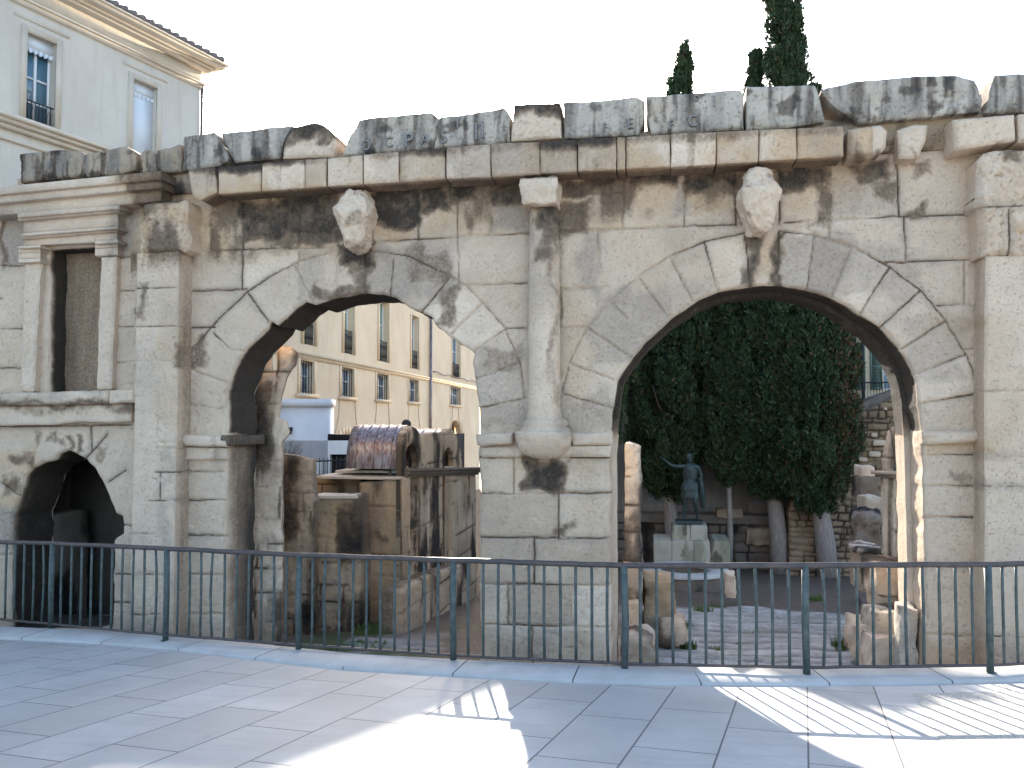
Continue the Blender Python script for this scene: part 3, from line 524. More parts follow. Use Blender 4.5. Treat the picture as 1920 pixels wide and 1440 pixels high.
moulding("capital", (34, 76), 10.5, [(461, 466, 459, 464, .22), (467, 474, 465, 472, .15), (474, 486, 472, 484, .13), (486, 493, 484, 491, .19)], 106)
moulding("capital", (178, 221), 10.5, [(452, 458, 449, 455, .22), (459, 466, 456, 463, .15), (466, 480, 463, 478, .13)], 107)
strip("niche_pilaster", [(44, 492), (76, 490), (68, 600), (62, 735), (36, 737), (40, 600)], .16, 10.38, 108, edge=.012, er=.03, amp=.012)
strip("niche_pilaster", [(188, 482), (217, 480), (212, 600), (207, 730), (178, 732), (184, 600)], .16, 10.38, 109, edge=.012, er=.03, amp=.012)
strip("sill", [(-120, 739), (60, 736), (200, 732), (202, 745), (198, 757), (100, 759), (-120, 762)], .30, 10.26, 110, amp=.02, er=.04, edge=.012)
strip("sill", [(204, 732), (250, 731), (250, 755), (203, 757)], .26, 10.28, 111, amp=.01, er=.02)
strip("string_course", [(-120, 762), (100, 759), (246, 756), (245, 790), (200, 792), (150, 791), (100, 796), (-120, 800)], .16, 10.38, 112, amp=.015, er=.02, edge=.012)
# engaged column, base, corbel, capital
def lathe(name, prof, cx, cy, mat, seed, amp=.012, n=28, a0=-math.pi, a1=0.15, stain=gate_stain, parent=None, zs=.03, sq=None):
    pz, pr = [], []
    for (z0, r0), (z1, r1) in zip(prof, prof[1:]):
        k = max(1, int(abs(z1-z0)/zs))
        for i in range(k): pz.append(z0+(z1-z0)*i/k); pr.append(r0+(r1-r0)*i/k)
    pz.append(prof[-1][0]); pr.append(prof[-1][1]); pz = np.array(pz); pr = np.array(pr); th = np.linspace(a0, a1, n+1)
    T, Z = np.meshgrid(th, pz); R_ = np.repeat(pr[:, None], n+1, 1)
    c, s = np.cos(T), np.sin(T)
    if sq: R_ = R_/((np.abs(c)**sq+np.abs(s)**sq)**(1/sq))
    X = cx+R_*c; Y = cy+R_*s; d = (fbm(X*5, Y*5, Z*5, seed)-.5)*amp*2+(fbm(X*20, Y*20, Z*20, seed+3, 2)-.5)*amp*.6
    X += c*d; Y += s*d
    V = np.stack([X.ravel(), Y.ravel(), Z.ravel()], 1); I = np.arange(V.shape[0]).reshape(len(pz), n+1)
    q = np.stack([I[:-1, :-1].ravel(), I[:-1, 1:].ravel(), I[1:, 1:].ravel(), I[1:, :-1].ravel()], 1)
    st = np.zeros((len(V), 4)); st[:, 3] = .6
    return mesh_np(name, V, [q], mat, parent, stain(V, st), True)
YK = 10.40; kx = W(1017, 600, YK-.2)[0]; pz = lambda py, y=10.22: W(1017, py, y)[1]
lathe("column_shaft", [(pz(790), .235), (pz(779), .225), (pz(770), .205), (pz(600), .203), (pz(470), .195), (pz(380), .185)], kx, YK, M_STONE, 120, parent=gate)
lathe("column_base", [(pz(822), .0), (pz(822), .30), (pz(815), .33), (pz(806), .31), (pz(800), .27), (pz(795), .29), (pz(788), .27), (pz(783), .22), (pz(783), .0)], kx, YK, M_STONE, 121, amp=.03, parent=gate, zs=.02)
lathe("corbel", [(pz(862), .0), (pz(861), .16), (pz(852), .24), (pz(838), .31), (pz(822), .35), (pz(812), .36), (pz(808), .33), (pz(808), .0)], kx, YK, M_STONE, 122, amp=.045, parent=gate, zs=.03, sq=3.2)
a = W(977, 384, 10.1); b = W(1046, 330, 10.1)
rock("column_capital", (a[0], 10.05, a[1]), (b[0], 10.6, b[1]), M_STONE, gate, res=.025, rnd=.04, amp=.05, freq=6.0, seed=123, stain=lambda V, s: (lambda g: np.concatenate([np.maximum(.0*g[:, :1], .95*ss(.28, .36, V[:, 2:3]-a[1])), g[:, 1:2]*.3, g[:, 2:3]*.3, g[:, 3:]], 1))(gate_stain(V, s)), tone=.9)
# impost mouldings
strip("impost", [(336, 815), (424, 817), (428, 826), (424, 838), (345, 837), (335, 828)], .22, 10.34, 130, er=.03, amp=.012)
strip("impost", [(333, 838), (424, 840), (424, 862), (340, 862)], .10, 10.43, 131, er=.02)
a = W(424, 836); b = W(424, 816)
rock("impost", (a[0]-.04, 10.34, a[1]), (a[0]+.13, 11.4, b[1]), M_STONE, gate, res=.04, rnd=.04, amp=.025, seed=132, stain=lambda V, s: np.concatenate([np.full((len(V), 1), .8), s[:, 1:]], 1))
strip("impost", [(891, 814), (960, 812), (960, 832), (925, 835), (905, 838), (893, 834)], .20, 10.36, 133, er=.03); strip("impost", [(1068, 812), (1147, 810), (1148, 834), (1075, 836)], .12, 10.42, 134, er=.03, amp=.02)
strip("impost", [(900, 838), (1146, 836), (1144, 857), (902, 858)], .07, 10.44, 135)
strip("impost", [(1729, 808), (1847, 806), (1848, 828), (1800, 833), (1733, 834)], .16, 10.40, 136, er=.04, amp=.03, edge=.012)
# carved brackets (worn protomes)
def worn(wid):
    def f(p, t):
        s = 1-.25*np.abs(t[:, 2:3]-.45)**1.5*2+.16*np.sin(t[:, 2:3]*9+wid); s *= 1-.28*ss(.28, .0, t[:, 2:3])+.08*ss(.25, .35, t[:, 2:3]); q = p.copy(); c = p[:, 0].mean(); q[:, 0:1] = c+(p[:, 0:1]-c)*s
        m = p[:, 1].max(); q[:, 1:2] = m+(p[:, 1:2]-m)*(.75+.35*np.sin(np.clip(t[:, 2:3], 0, 1)*3.1)); return q
    return f
for (x0, y0, x1, y1, sd) in ((626, 349, 690, 466, 140), (1390, 305, 1460, 434, 141)):
    a = W(x0, y1, 10.1); b = W(x1, y0, 10.1)
    rock("carved_bracket", (a[0]+.04, 10.06, a[1]), (b[0]-.04, 10.62, b[1]), M_STONE, gate, res=.018, rnd=.09, amp=.075, seed=sd, shape=worn(sd), freq=7.0, tone=.95, stain=lambda V, s: np.concatenate([np.clip(ss(.6, .75, fbm(V[:, 0]*6, V[:, 1]*6, V[:, 2]*6, 3))[:, None]*.35, 0, 1), np.full((len(V), 1), .1), np.full((len(V), 1), .25), s[:, 3:]], 1))
# dark passage behind the small arch
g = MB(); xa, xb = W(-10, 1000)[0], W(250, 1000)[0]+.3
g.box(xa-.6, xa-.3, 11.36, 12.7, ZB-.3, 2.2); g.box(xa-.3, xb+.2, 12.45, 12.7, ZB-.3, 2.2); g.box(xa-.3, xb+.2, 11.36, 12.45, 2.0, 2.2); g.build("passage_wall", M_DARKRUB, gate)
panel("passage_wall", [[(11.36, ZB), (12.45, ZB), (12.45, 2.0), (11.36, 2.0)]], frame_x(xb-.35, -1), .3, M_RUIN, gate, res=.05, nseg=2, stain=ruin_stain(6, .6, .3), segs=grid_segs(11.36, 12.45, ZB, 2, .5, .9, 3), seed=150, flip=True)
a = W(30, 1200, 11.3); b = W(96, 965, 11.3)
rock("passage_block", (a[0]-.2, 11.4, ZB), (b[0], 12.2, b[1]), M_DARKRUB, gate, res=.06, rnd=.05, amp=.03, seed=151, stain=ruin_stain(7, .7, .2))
# ================================================================ STREET, KERB, SITE GROUND
posts_px = [(95, 1188, 1020), (310, 1210, 1030), (560, 1230, 1042), (850, 1252, 1052), (1171, 1268, 1062), (1513, 1276, 1062), (1857, 1272, 1060)]
PP = [GS(a, b) for a, b, c in posts_px]
PP = [PP[0]*3-PP[1]*2, PP[0]*2-PP[1]]+PP+[PP[-1]*2-PP[-2]+np.array([-.1, .3, 0]), PP[-1]*3-PP[-2]*2+np.array([-.3, 1.0, 0])]
KF = [GS(*p) for p in [(0, 1199), (150, 1206), (300, 1217), (560, 1247), (640, 1256), (900, 1272), (1130, 1283), (1280, 1286), (1500, 1287), (1700, 1285), (1900, 1280)]]
KF = [KF[0]*3-KF[1]*2+np.array([0, .0, 0]), KF[0]*1.8-KF[1]*.8]+KF+[KF[-1]*2-KF[-2], KF[-1]*4-KF[-2]*3]
kx_ = np.array([p[0] for p in KF]); ky_ = np.array([p[1] for p in KF])
# street sheet from the kerb line back past the camera, level beyond
xs = np.concatenate([[-90, -40, -20], np.linspace(-10, 6, 81), [8, 12, 20, 40, 90]])
V = []; ts = np.array([0, .02, .06, .12, .2, .3, .45, .6, .8, 1.0]); 
for x in xs:
    yk = float(np.interp(x, kx_, ky_))+.02
    for t in ts:
        y = yk+(-60-yk)*t; z = street_z(x if abs(x) < 20 else 20*np.sign(x), max(y, -10)); V.append((x, y, z))
I = np.arange(len(V)).reshape(len(xs), len(ts)); q = np.stack([I[:-1, :-1].ravel(), I[:-1, 1:].ravel(), I[1:, 1:].ravel(), I[1:, :-1].ravel()], 1)
structure(mesh_np("pavement", V, [q], M_PAVE))
g = MB()
def sweep(prof, path, zf, mb):  # prof: (offset towards street (-)/gate (+), dz)
    n = len(path); V = []
    for i, p in enumerate(path):
        d = path[min(i+1, n-1)]-path[max(i-1, 0)]; nrm = np.array([-d[1], d[0]])/np.hypot(d[0], d[1])
        for o, dz in prof: V.append((p[0]+nrm[0]*o, p[1]+nrm[1]*o, zf(p[0], p[1])+dz))
    k = len(prof); I = np.arange(n*k).reshape(n, k)
    mb.add(V, np.stack([I[:-1, :-1].ravel(), I[1:, :-1].ravel(), I[1:, 1:].ravel(), I[:-1, 1:].ravel()], 1))
def densify(P_, step): 
    out = []
    for a, b in zip(P_, P_[1:]):
        k = max(1, int(np.hypot(*(b-a)[:2])/step))
        for i in range(k): out.append(a+(b-a)*i/k)
    out.append(P_[-1]); return out
def joints(path, every, gap, lo, prof, mb):  # split a swept course into separate stones
    d = [0]
    for a, b in zip(path, path[1:]): d.append(d[-1]+np.hypot(*(b-a)[:2]))
    d = np.array(d); X = np.array([p[0] for p in path]); Y = np.array([p[1] for p in path]); s = lo
    while s < d[-1]:
        e = min(s+every-gap, d[-1]); k = 6; tt = np.linspace(s, e, k); sub = [np.array([np.interp(t, d, X), np.interp(t, d, Y)]) for t in tt]
        sweep(prof, sub, street_z, mb); s += every
joints(KF, 1.15, .010, .3, [(0, -.2), (0, .02), (.012, .03), (.42, .04), (.44, .035), (.44, -.9)], g)
structure(g.build("kerb", M_KERB))
g = MB(); joints(KF, 1.15, .008, .9, [(-.005, .004), (-.33, .004), (-.335, -.05)], g); structure(g.build("pavement_border", M_KERB))
# pebble-dashed area on the right, a thin sheet over the slabs
ag = [GS(*p) for p in [(1712, 1303), (1733, 1330), (1756, 1375), (1790, 1440), (1830, 1530)]]; ar = [np.array([7.5, float(p[1]), 0]) for p in ag]
V = []
for a, b in zip(ag, ar):
    for t in np.linspace(0, 1, 10): 
        x, y = a[0]+(b[0]-a[0])*t, a[1]+(b[1]-a[1])*t; ymax = float(np.interp(x, kx_, ky_))-.345
        y = min(y, ymax) if a is not ag[0] else ymax; V.append((x, y, street_z(x, y)+.004))
I = np.arange(len(V)).reshape(len(ag), 10); structure(mesh_np("pebble_paving", V, [np.stack([I[:-1, :-1].ravel(), I[1:, :-1].ravel(), I[1:, 1:].ravel(), I[:-1, 1:].ravel()], 1)], M_AGG))
# site ground: grooved Roman slabs in the right passage, earth elsewhere
def site_mat():
    m, n, l, b = new_mat("site_earth"); at = n.new("ShaderNodeAttribute"); at.attribute_name = "stain"; sp = n.new("ShaderNodeSeparateColor"); l.new(at.outputs["Color"], sp.inputs[0])
    v = objco(n, l); n1 = noise(n, l, 2.5, 6, .65, v); n2 = noise(n, l, 20, 6, .7, v)
    e = mixc(n, l, ramp(n, l, n2, .35, .7), (.085, .06, .045), (.19, .15, .115)); s = mixc(n, l, ramp(n, l, n1, .3, .7), (.32, .305, .285), (.56, .54, .51)); s = mixc(n, l, ramp(n, l, n2, .45, .7, 0, .6), s, (.15, .135, .12))
    c = mixc(n, l, sp.outputs[0], e, s); c = mixc(n, l, sp.outputs[2], c, (.10, .085, .07)); c = mixc(n, l, mth(n, l, 'MULTIPLY', sp.outputs[1], ramp(n, l, n2, .4, .6)), c, (.06, .10, .03))
    l.new(c, b.inputs["Base Color"]); b.inputs["Roughness"].default_value = .9; b.inputs["Specular IOR Level"].default_value = .2; bump(n, l, b, n2, .6, .03); return m
M_SITE = site_mat()
xs = np.concatenate([[-400, -150, -60, -30, -18], np.arange(-11, 7, .05), [8, 10, 14, 20, 40, 150, 400]]); ys = np.concatenate([np.arange(7.6, 20, .05), np.arange(20, 31, .25), [33, 38, 45, 60, 100, 200, 600]])
gx, gy = np.meshgrid(xs, ys, indexing='ij'); X, Y = gx.ravel(), gy.ravel(); Z = site_z(X, Y)
near = (X > -11) & (X < 7) & (Y < 31)
inp = ss(-.7, -.2, X+.5*(fbm(Y, 1, 2, 5)-.5))*ss(4.6, 4.2, X)*ss(18.3, 17.2, Y+1.5*(fbm(X, 3, 1, 6)-.5)); inp = np.maximum(inp, ss(.50, .6, fbm(X*.8, Y*.8, 3, 8))*.6*(X < -1)*ss(13.5, 11.5, Y))
yw = Y+.5*(fbm(X*.45, Y*.45, 2, 9)-.5)+.12*(fbm(X*2, Y*2, 2, 10)-.5); ph = (yw/.52) % 1.0
rd = ss(0, .12, ph)*ss(1, .55, ph)
Z = Z+near*(.10*(fbm(X*.9, Y*.9, 4, 11)-.5)+.03*(fbm(X*6, Y*6, 4, 12)-.5)+inp*.055*rd*(.5+vnoise(X*.8, Y*1.5, 1, 13)))
st = np.zeros((len(X), 4)); st[:, 0] = np.clip(inp*(.45+.9*fbm(X*1.5, Y*1.5, 2, 14)), 0, 1)*near; st[:, 2] = inp*(1-ss(0, .25, rd))*.75
st[:, 1] = near*ss(.58, .68, fbm(X*1.2, Y*1.2, 6, 15))*(1-.7*st[:, 0])*ss(20, 16, Y)
I = np.arange(len(X)).reshape(len(xs), len(ys)); q = np.stack([I[:-1, :-1].ravel(), I[1:, :-1].ravel(), I[1:, 1:].ravel(), I[:-1, 1:].ravel()], 1)
structure(mesh_np("ground", np.stack([X, Y, Z], 1), [q], M_SITE, None, st, True))
# grass
def blades(mb, c, n, r, h, sd):
    rg = np.random.default_rng(sd); a = rg.uniform(0, 6.28, n); rr = r*np.sqrt(rg.uniform(0, 1, n)); b = np.stack([c[0]+rr*np.cos(a), c[1]+rr*np.sin(a), np.full(n, c[2]-.03)], 1)
    t = rg.uniform(0, 6.28, n); hh = h*rg.uniform(.4, 1.1, n); wd_ = .006+.006*rg.uniform(0, 1, n); lean = hh*rg.uniform(.1, .6, n); la = rg.uniform(0, 6.28, n)
    d = np.stack([np.cos(t)*wd_, np.sin(t)*wd_, 0*t], 1); tip = b+np.stack([np.cos(la)*lean, np.sin(la)*lean, hh], 1); mid = b*.5+tip*.5+np.array([0, 0, 1])*hh[:, None]*.12
    V = np.stack([b-d, b+d, mid+d*.7, mid-d*.7, tip], 1).reshape(-1, 3); i = np.arange(n)*5
    at_ = np.zeros((len(V), 4)); at_[:, 0] = np.repeat(rg.uniform(0, 1, n), 5); at_[:, 1] = np.repeat((rg.uniform(0, 1, n) > .8)*.7, 5)
    mb.add(V, np.stack([i, i+1, i+2, i+3], 1), np.stack([i+3, i+2, i+4], 1), a=at_)
g = MB(); sd = 0
for (px, py, n, r, h) in [(1318, 1150, 160, .18, .22), (1285, 1180, 120, .16, .18), (1345, 1140, 90, .2, .12), (1575, 1222, 160, .10, .28), (1635, 1250, 160, .12, .34), (1530, 1125, 140, .2, .16), (1525, 1155, 70, .15, .1), (1290, 1220, 150, .12, .2), (1320, 1255, 90, .3, .08), (1340, 1218, 60, .12, .08), (1537, 1195, 50, .1, .08), (1600, 1170, 50, .1, .08),
                          (700, 1190, 300, .35, .2), (770, 1165, 160, .2, .2), (830, 1135, 160, .2, .22), (680, 1215, 260, .35, .12), (640, 1220, 160, .25, .12), (860, 1125, 80, .15, .15), (735, 1185, 160, .2, .22), (1250, 1140, 60, .12, .14), (1380, 1210, 40, .1, .07), (1470, 1245, 60, .2, .06), (1410, 1190, 40, .2, .06)]:
    c = GT(px, py); sd += 1; blades(g, c, n, r, h, sd)
o = g.build("grass", M_GRASS); o["kind"] = "stuff"
# ================================================================ RAILING
fence = thing("iron_railing", "dark green iron railing with thin bars along the kerb before the gate", "railing", (PP[4][0], PP[4][1], street_z(PP[4][0], PP[4][1])))
hs = [1.12, 1.12]+[(b-t)*float(fw@(p-EYE))/F for (a, b, t), p in zip(posts_px, PP[2:9])]+[1.06, 1.06]
base = [np.array([p[0], p[1], street_z(p[0], p[1])+.045]) for p in PP]; topp = [b+np.array([0, 0, h-.045]) for b, h in zip(base, hs)]
rnd = random.Random(8)
for b, t in zip(base, topp):
    g = MB(); ln = rnd.uniform(-.012, .012); g.tube([b+np.array([0, 0, -.03]), (b+t)/2+np.array([ln, 0, 0]), t], .034, 12); g.tube([b+np.array([0, 0, -.02]), b+np.array([0, 0, .012])], .055, 12); g.build("post", M_IRON, fence, True)
rail = []; low = []
for i in range(len(base)-1):
    for k in range(10):
        t = k/10; rail.append(topp[i]*(1-t)+topp[i+1]*t+np.array([0, 0, rnd.uniform(-.003, .003)])); low.append(base[i]*(1-t)+base[i+1]*t+np.array([0, 0, .075+rnd.uniform(-.003, .003)]))
rail.append(topp[-1]); low.append(base[-1]+np.array([0, 0, .075]))
g = MB(); g.tube(rail, .027, 10); g.build("top_rail", M_RAIL, fence, True); g = MB(); g.tube(low, .016, 8); g.build("bottom_rail", M_RAIL, fence, True)
for i in range(len(base)-1):
    if i in (0, len(base)-2): continue
    for k in range(1, 11):
        t = k/11; a = base[i]*(1-t)+base[i+1]*t+np.array([0, 0, .075]); b = topp[i]*(1-t)+topp[i+1]*t
        bend = rnd.gauss(0, .005) if rnd.random() > .12 else rnd.choice((-.022, .02)); g = MB(); m = (a+b)/2+np.array([bend, 0, 0]); g.tube([a, a*.75+b*.25+np.array([bend*.7, 0, 0]), m, a*.25+b*.75+np.array([bend*.7, 0, 0]), b], .0145, 8); g.build("bar", M_IRON, fence, True)
# ================================================================ RUINS BEHIND THE LEFT ARCH
def ruin_y(name, px, y, T, seed, parent, mat=M_RUIN, ch=.5, bw=.8, dark=.5, ochre=.5, **k):
    L = w(px, y); A = np.array(L); k = {**dict(res=.03, nseg=3, er=.03, amp=.02, edge=.02), **k}
    return panel(name, [L], frame_y(y), T, mat, parent, segs=grid_segs(A[:, 0].min(), A[:, 0].max(), A[:, 1].min(), A[:, 1].max(), ch, bw, seed), jw=.012, jd=.03, stain=ruin_stain(seed, dark, ochre), seed=seed, sidecrust=.4, **k)
def ruin_x(name, px, x, s, T, seed, parent, mat=M_RUIN, ch=.5, bw=.8, dark=.5, ochre=.5, holes=(), **k):
    L = [[WX(a, b, x) for a, b in px]]+[[WX(a, b, x) for a, b in h] for h in holes]; A = np.array(L[0]); k = {**dict(res=.03, nseg=3, er=.02, amp=.015, edge=.012), **k}
    return panel(name, L, frame_x(x, s), T, mat, parent, segs=grid_segs(A[:, 0].min(), A[:, 0].max(), A[:, 1].min(), A[:, 1].max(), ch, bw, seed), jw=.012, jd=.025, stain=ruin_stain(seed, dark, ochre), seed=seed, sidecrust=.4, flip=(s < 0), **k)
q0 = W(560, 1180, 12.5)
rw = thing("ruined_wall", "rough broken stone wall with black streaks just inside the left arch", "wall", (q0[0], 12.5, site_z(0, 12.5)))
ruin_y("jamb_masonry", [(478, 590), (497, 620), (506, 660), (503, 700), (512, 694), (518, 650), (540, 646), (553, 660), (550, 684), (533, 708), (521, 745), (518, 785), (533, 790), (538, 812), (526, 828), (524, 1210), (480, 1260), (440, 1260), (440, 590)], 11.55, .12, 201, rw, M_STONE, dark=.65, edge=.035, ochre=.5, amp=.05, er=.05, ch=.4, bw=.5)
ruin_y("wall_masonry", [(518, 850), (562, 856), (584, 862), (586, 960), (588, 1290), (510, 1290)], 12.6, .22, 202, rw, dark=.75, amp=.06, ochre=.4, edge=.04, ch=.35, bw=.5)
ruin_y("wall_masonry", [(580, 932), (630, 930), (672, 927), (676, 1010), (672, 1290), (580, 1290)], 13.0, .5, 203, rw, dark=.8, amp=.05, ochre=.7, ch=.35, bw=.6)
a = W(585, 932, 13.0); b = W(674, 926, 13.0); rock("coping", (a[0], 12.95, a[1]-.02), (b[0]-.03, 13.45, a[1]+.04), M_TOP, rw, res=.05, rnd=.02, amp=.01, seed=204)
XW = -4.25
YM = WX(757, 1000, XW)[0]
mon = thing("vaulted_monument", "ruined pavilion with rusty zinc barrel vaults seen through the left arch", "ruin", (XW-.8, YM+1, site_z(0, YM)))
ruin_y("pillar", [(672, 905), (757, 897), (757, 1085), (748, 1200), (680, 1250), (672, 1250)], YM, .9, 210, mon, dark=.3, ochre=.8, er=.03, ch=.42, bw=1.0)
ruin_y("upper_wall", [(592, 893), (674, 893), (674, 960), (592, 960)], YM+.5, .6, 211, mon, dark=.55, ochre=.8)
for (xa_, ya_, xb_, yb_, yy) in ((590, 897, 758, 889, YM-.06), (628, 886, 760, 879, YM+.25)):
    a = W(xa_, ya_, yy); b = W(xb_, yb_, yy); rock("coping", (a[0], yy, a[1]-.01), (b[0], yy+1.3, a[1]+.045), M_TOP, mon, res=.05, rnd=.02, amp=.012, seed=int(xa_))
# facade towards the court with two round-headed niches
FAC = [(757, 1110), (757, 882), (759, 860), (741, 880), (743, 850), (750, 822), (760, 805), (772, 798), (783, 803), (790, 812), (836, 810), (842, 803), (849, 806), (857, 818), (864, 840), (868, 882), (893, 878), (893, 1060)]
FAC = [(757, 1110), (757, 880), (757, 835), (762, 812), (772, 799), (783, 803), (790, 814), (836, 810), (842, 804), (849, 806), (857, 818), (864, 840), (868, 880), (893, 876), (893, 1060)]
N1 = [(762, 1000), (762, 880), (757.5+3, 850), (766, 838), (774, 836), (780, 842), (785, 860), (786, 880)]
NI1 = [(761, 872), (762, 850), (766, 838), (773, 833), (780, 838), (784, 850), (786, 868), (785, 876), (775, 878)]
NI2 = [(834, 874), (834, 852), (837, 843), (843, 840), (849, 846), (852, 858), (853, 874)]
ruin_x("facade", FAC, XW, 1, .14, 212, mon, dark=.85, ochre=.3, ch=.55, bw=1.2, holes=[NI1, NI2], sidefn=lambda X, Z, k: .1)
g = MB(); a0_, a1_ = WX(757, 900, XW)[0], WX(893, 900, XW)[0]
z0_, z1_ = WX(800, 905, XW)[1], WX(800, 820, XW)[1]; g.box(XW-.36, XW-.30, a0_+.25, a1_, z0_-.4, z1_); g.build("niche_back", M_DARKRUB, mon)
# cornice moulding and pilaster strips along that facade
def xmould(name, bands, xbase, s, px0, px1, seed, mat, parent):
    g = MB()
    for (ya, yb, yc, yd, pr) in bands:
        A = WX(px0, ya, xbase); B = WX(px0, yb, xbase); C_ = WX(px1, yc, xbase); D_ = WX(px1, yd, xbase); xx = xbase+s*pr
        c = [(xbase, A[0], B[1]), (xx, A[0], B[1]), (xx, C_[0], D_[1]), (xbase, C_[0], D_[1]), (xbase, A[0], A[1]), (xx, A[0], A[1]), (xx, C_[0], C_[1]), (xbase, C_[0], C_[1])]
        g.hexa(c if s > 0 else [c[1], c[0], c[3], c[2], c[5], c[4], c[7], c[6]])
    return g.build(name, mat, parent)
xmould("cornice", [(878, 884, 876, 881, .16), (884, 890, 881, 886, .11), (890, 895, 886, 890, .06)], XW, 1, 757, 893, 0, M_DARKRUB, mon)
ruin_x("pilaster", [(757, 1090), (757, 896), (770, 895), (771, 1085)], XW+.06, 1, .06, 214, mon, dark=.25, ochre=.5); ruin_x("pilaster", [(836, 1070), (836, 893), (853, 892), (853, 1064)], XW+.07, 1, .07, 215, mon, dark=.25, ochre=.7)
ruin_x("plinth", [(752, 1200), (754, 1108), (800, 1080), (897, 1047), (897, 1130)], XW+.32, 1, .34, 216, mon, dark=.4, ochre=.5, amp=.04, er=.05)
# barrel vaults with sheet-metal covering, axis across the wing
def barrel(y0, y1, zb, x0, x1, h):
    g = MB(); N = 24; R_ = (y1-y0)/2; V = []
    xs_ = np.linspace(x0, x1, 7)
    for r_ in (1.0, .94):
        for x in xs_:
            for k in range(N+1): th = math.pi*k/N; V.append((x, (y0+y1)/2-math.cos(th)*R_*r_, zb+math.sin(th)*h*r_))
    k1 = 7*(N+1); I = np.arange(2*k1).reshape(2, 7, N+1); q = [np.stack([I[0, :-1, :-1].ravel(), I[0, 1:, :-1].ravel(), I[0, 1:, 1:].ravel(), I[0, :-1, 1:].ravel()], 1), np.stack([I[1, :-1, :-1].ravel(), I[1, :-1, 1:].ravel(), I[1, 1:, 1:].ravel(), I[1, 1:, :-1].ravel()], 1)]
    for e in (0, 6): q.append(np.stack([I[0, e, :-1], I[0, e, 1:], I[1, e, 1:], I[1, e, :-1]], 1))
    g.add(V, np.concatenate(q))
    for x in xs_[1:-1]:
        g.tube([(x, (y0+y1)/2-math.cos(math.pi*k/N)*(R_+.004), zb+math.sin(math.pi*k/N)*(h+.004)) for k in range(N+1)], .012, 5)
    o = g.build("barrel_vault", M_LEAD, mon); g = MB(); c = ((y0+y1)/2)
    V = [(x0+.02, c, zb)]+[(x0+.02, c-math.cos(math.pi*k/N)*R_*.95, zb+math.sin(math.pi*k/N)*h*.95) for k in range(N+1)]
    g.add(V, t=[(0, k+2, k+1) for k in range(N)]); g.build("vault_end", M_DARKRUB, mon)
zb = WX(757, 880, XW)[1]; ya, yb = WX(757, 880, XW)[0]+.05, WX(790, 880, XW)[0]
xl_ = W(652, 876, ya+.1)[0]
barrel(ya, yb, zb, xl_, XW-.10, WX(772, 797, XW)[1]-zb); y2a, y2b = WX(834, 880, XW)[0], WX(868, 880, XW)[0]; zb2 = WX(850, 878, XW)[1]; barrel(y2a, y2b, zb2, xl_-.6, XW-.10, WX(849, 804, XW)[1]-zb2)
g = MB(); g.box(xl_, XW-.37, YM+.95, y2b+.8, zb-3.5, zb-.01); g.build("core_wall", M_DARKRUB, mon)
fin = thing("lamp_globe", "small black round lamp globe on a thin stem behind the barrel vault", "lamp", P(762, 880, 22)); 
g = MB(); c = P(762, 795, 22); g.tube([P(762, 880, 22), c-np.array([0, 0, .08])], .03); g.build("stem", M_BLACK, fin)
g = MB(); n_ = 12; V = [c+.13*np.array([math.cos(6.283*j/n_)*math.sin(math.pi*i/8), math.sin(6.283*j/n_)*math.sin(math.pi*i/8), math.cos(math.pi*i/8)]) for i in range(9) for j in range(n_)]
g.add(V, [(i*n_+j, (i+1)*n_+j, (i+1)*n_+(j+1) % n_, i*n_+(j+1) % n_) for i in range(8) for j in range(n_)]); g.build("globe", M_BLACK, fin, True)
# black railing and twigs behind the ruin
fr_ = thing("garden_railing", "short black iron railing on the low wall before the white annexe", "railing", P(600, 890, 20))
g = MB(); a = P(560, 866, 20); b = P(670, 862, 20); g.tube([a, b], .02, 6); g.tube([a-np.array([0, 0, .34]), b-np.array([0, 0, .34])], .02, 6); g.build("rail", M_BLACK, fr_)
g = MB()
for k in range(15): p = a+(b-a)*k/14; g.tube([p+np.array([0, 0, .08]), p-np.array([0, 0, .4])], .011, 5)
g.build("bars", M_BLACK, fr_)
tw = thing("bare_shrub", "leafless twiggy shrub beside the left jamb of the left arch", "shrub", P(545, 900, 17)); g = MB(); rg = random.Random(5); root = P(548, 900, 17)
def branch(p, d, L, r, k):
    e = p+d*L; m = (p+e)/2+np.array([rg.gauss(0, .03), rg.gauss(0, .03), 0]); g.tube([p, m, e], [r, r*.8, r*.6], 4)
    if k: 
        for _ in range(3): 
            nd = d+np.array([rg.gauss(0, .45), rg.gauss(0, .45), rg.uniform(-.1, .35)]); nd /= np.linalg.norm(nd); branch(p+(e-p)*rg.uniform(.45, 1), nd, L*rg.uniform(.55, .85), r*.6, k-1)
for _ in range(7): 
    d = np.array([rg.gauss(.15, .4), rg.gauss(0, .3), 1]); branch(root, d/np.linalg.norm(d), .38, .008, 3)
g.build("branches", M_TWIG, tw)
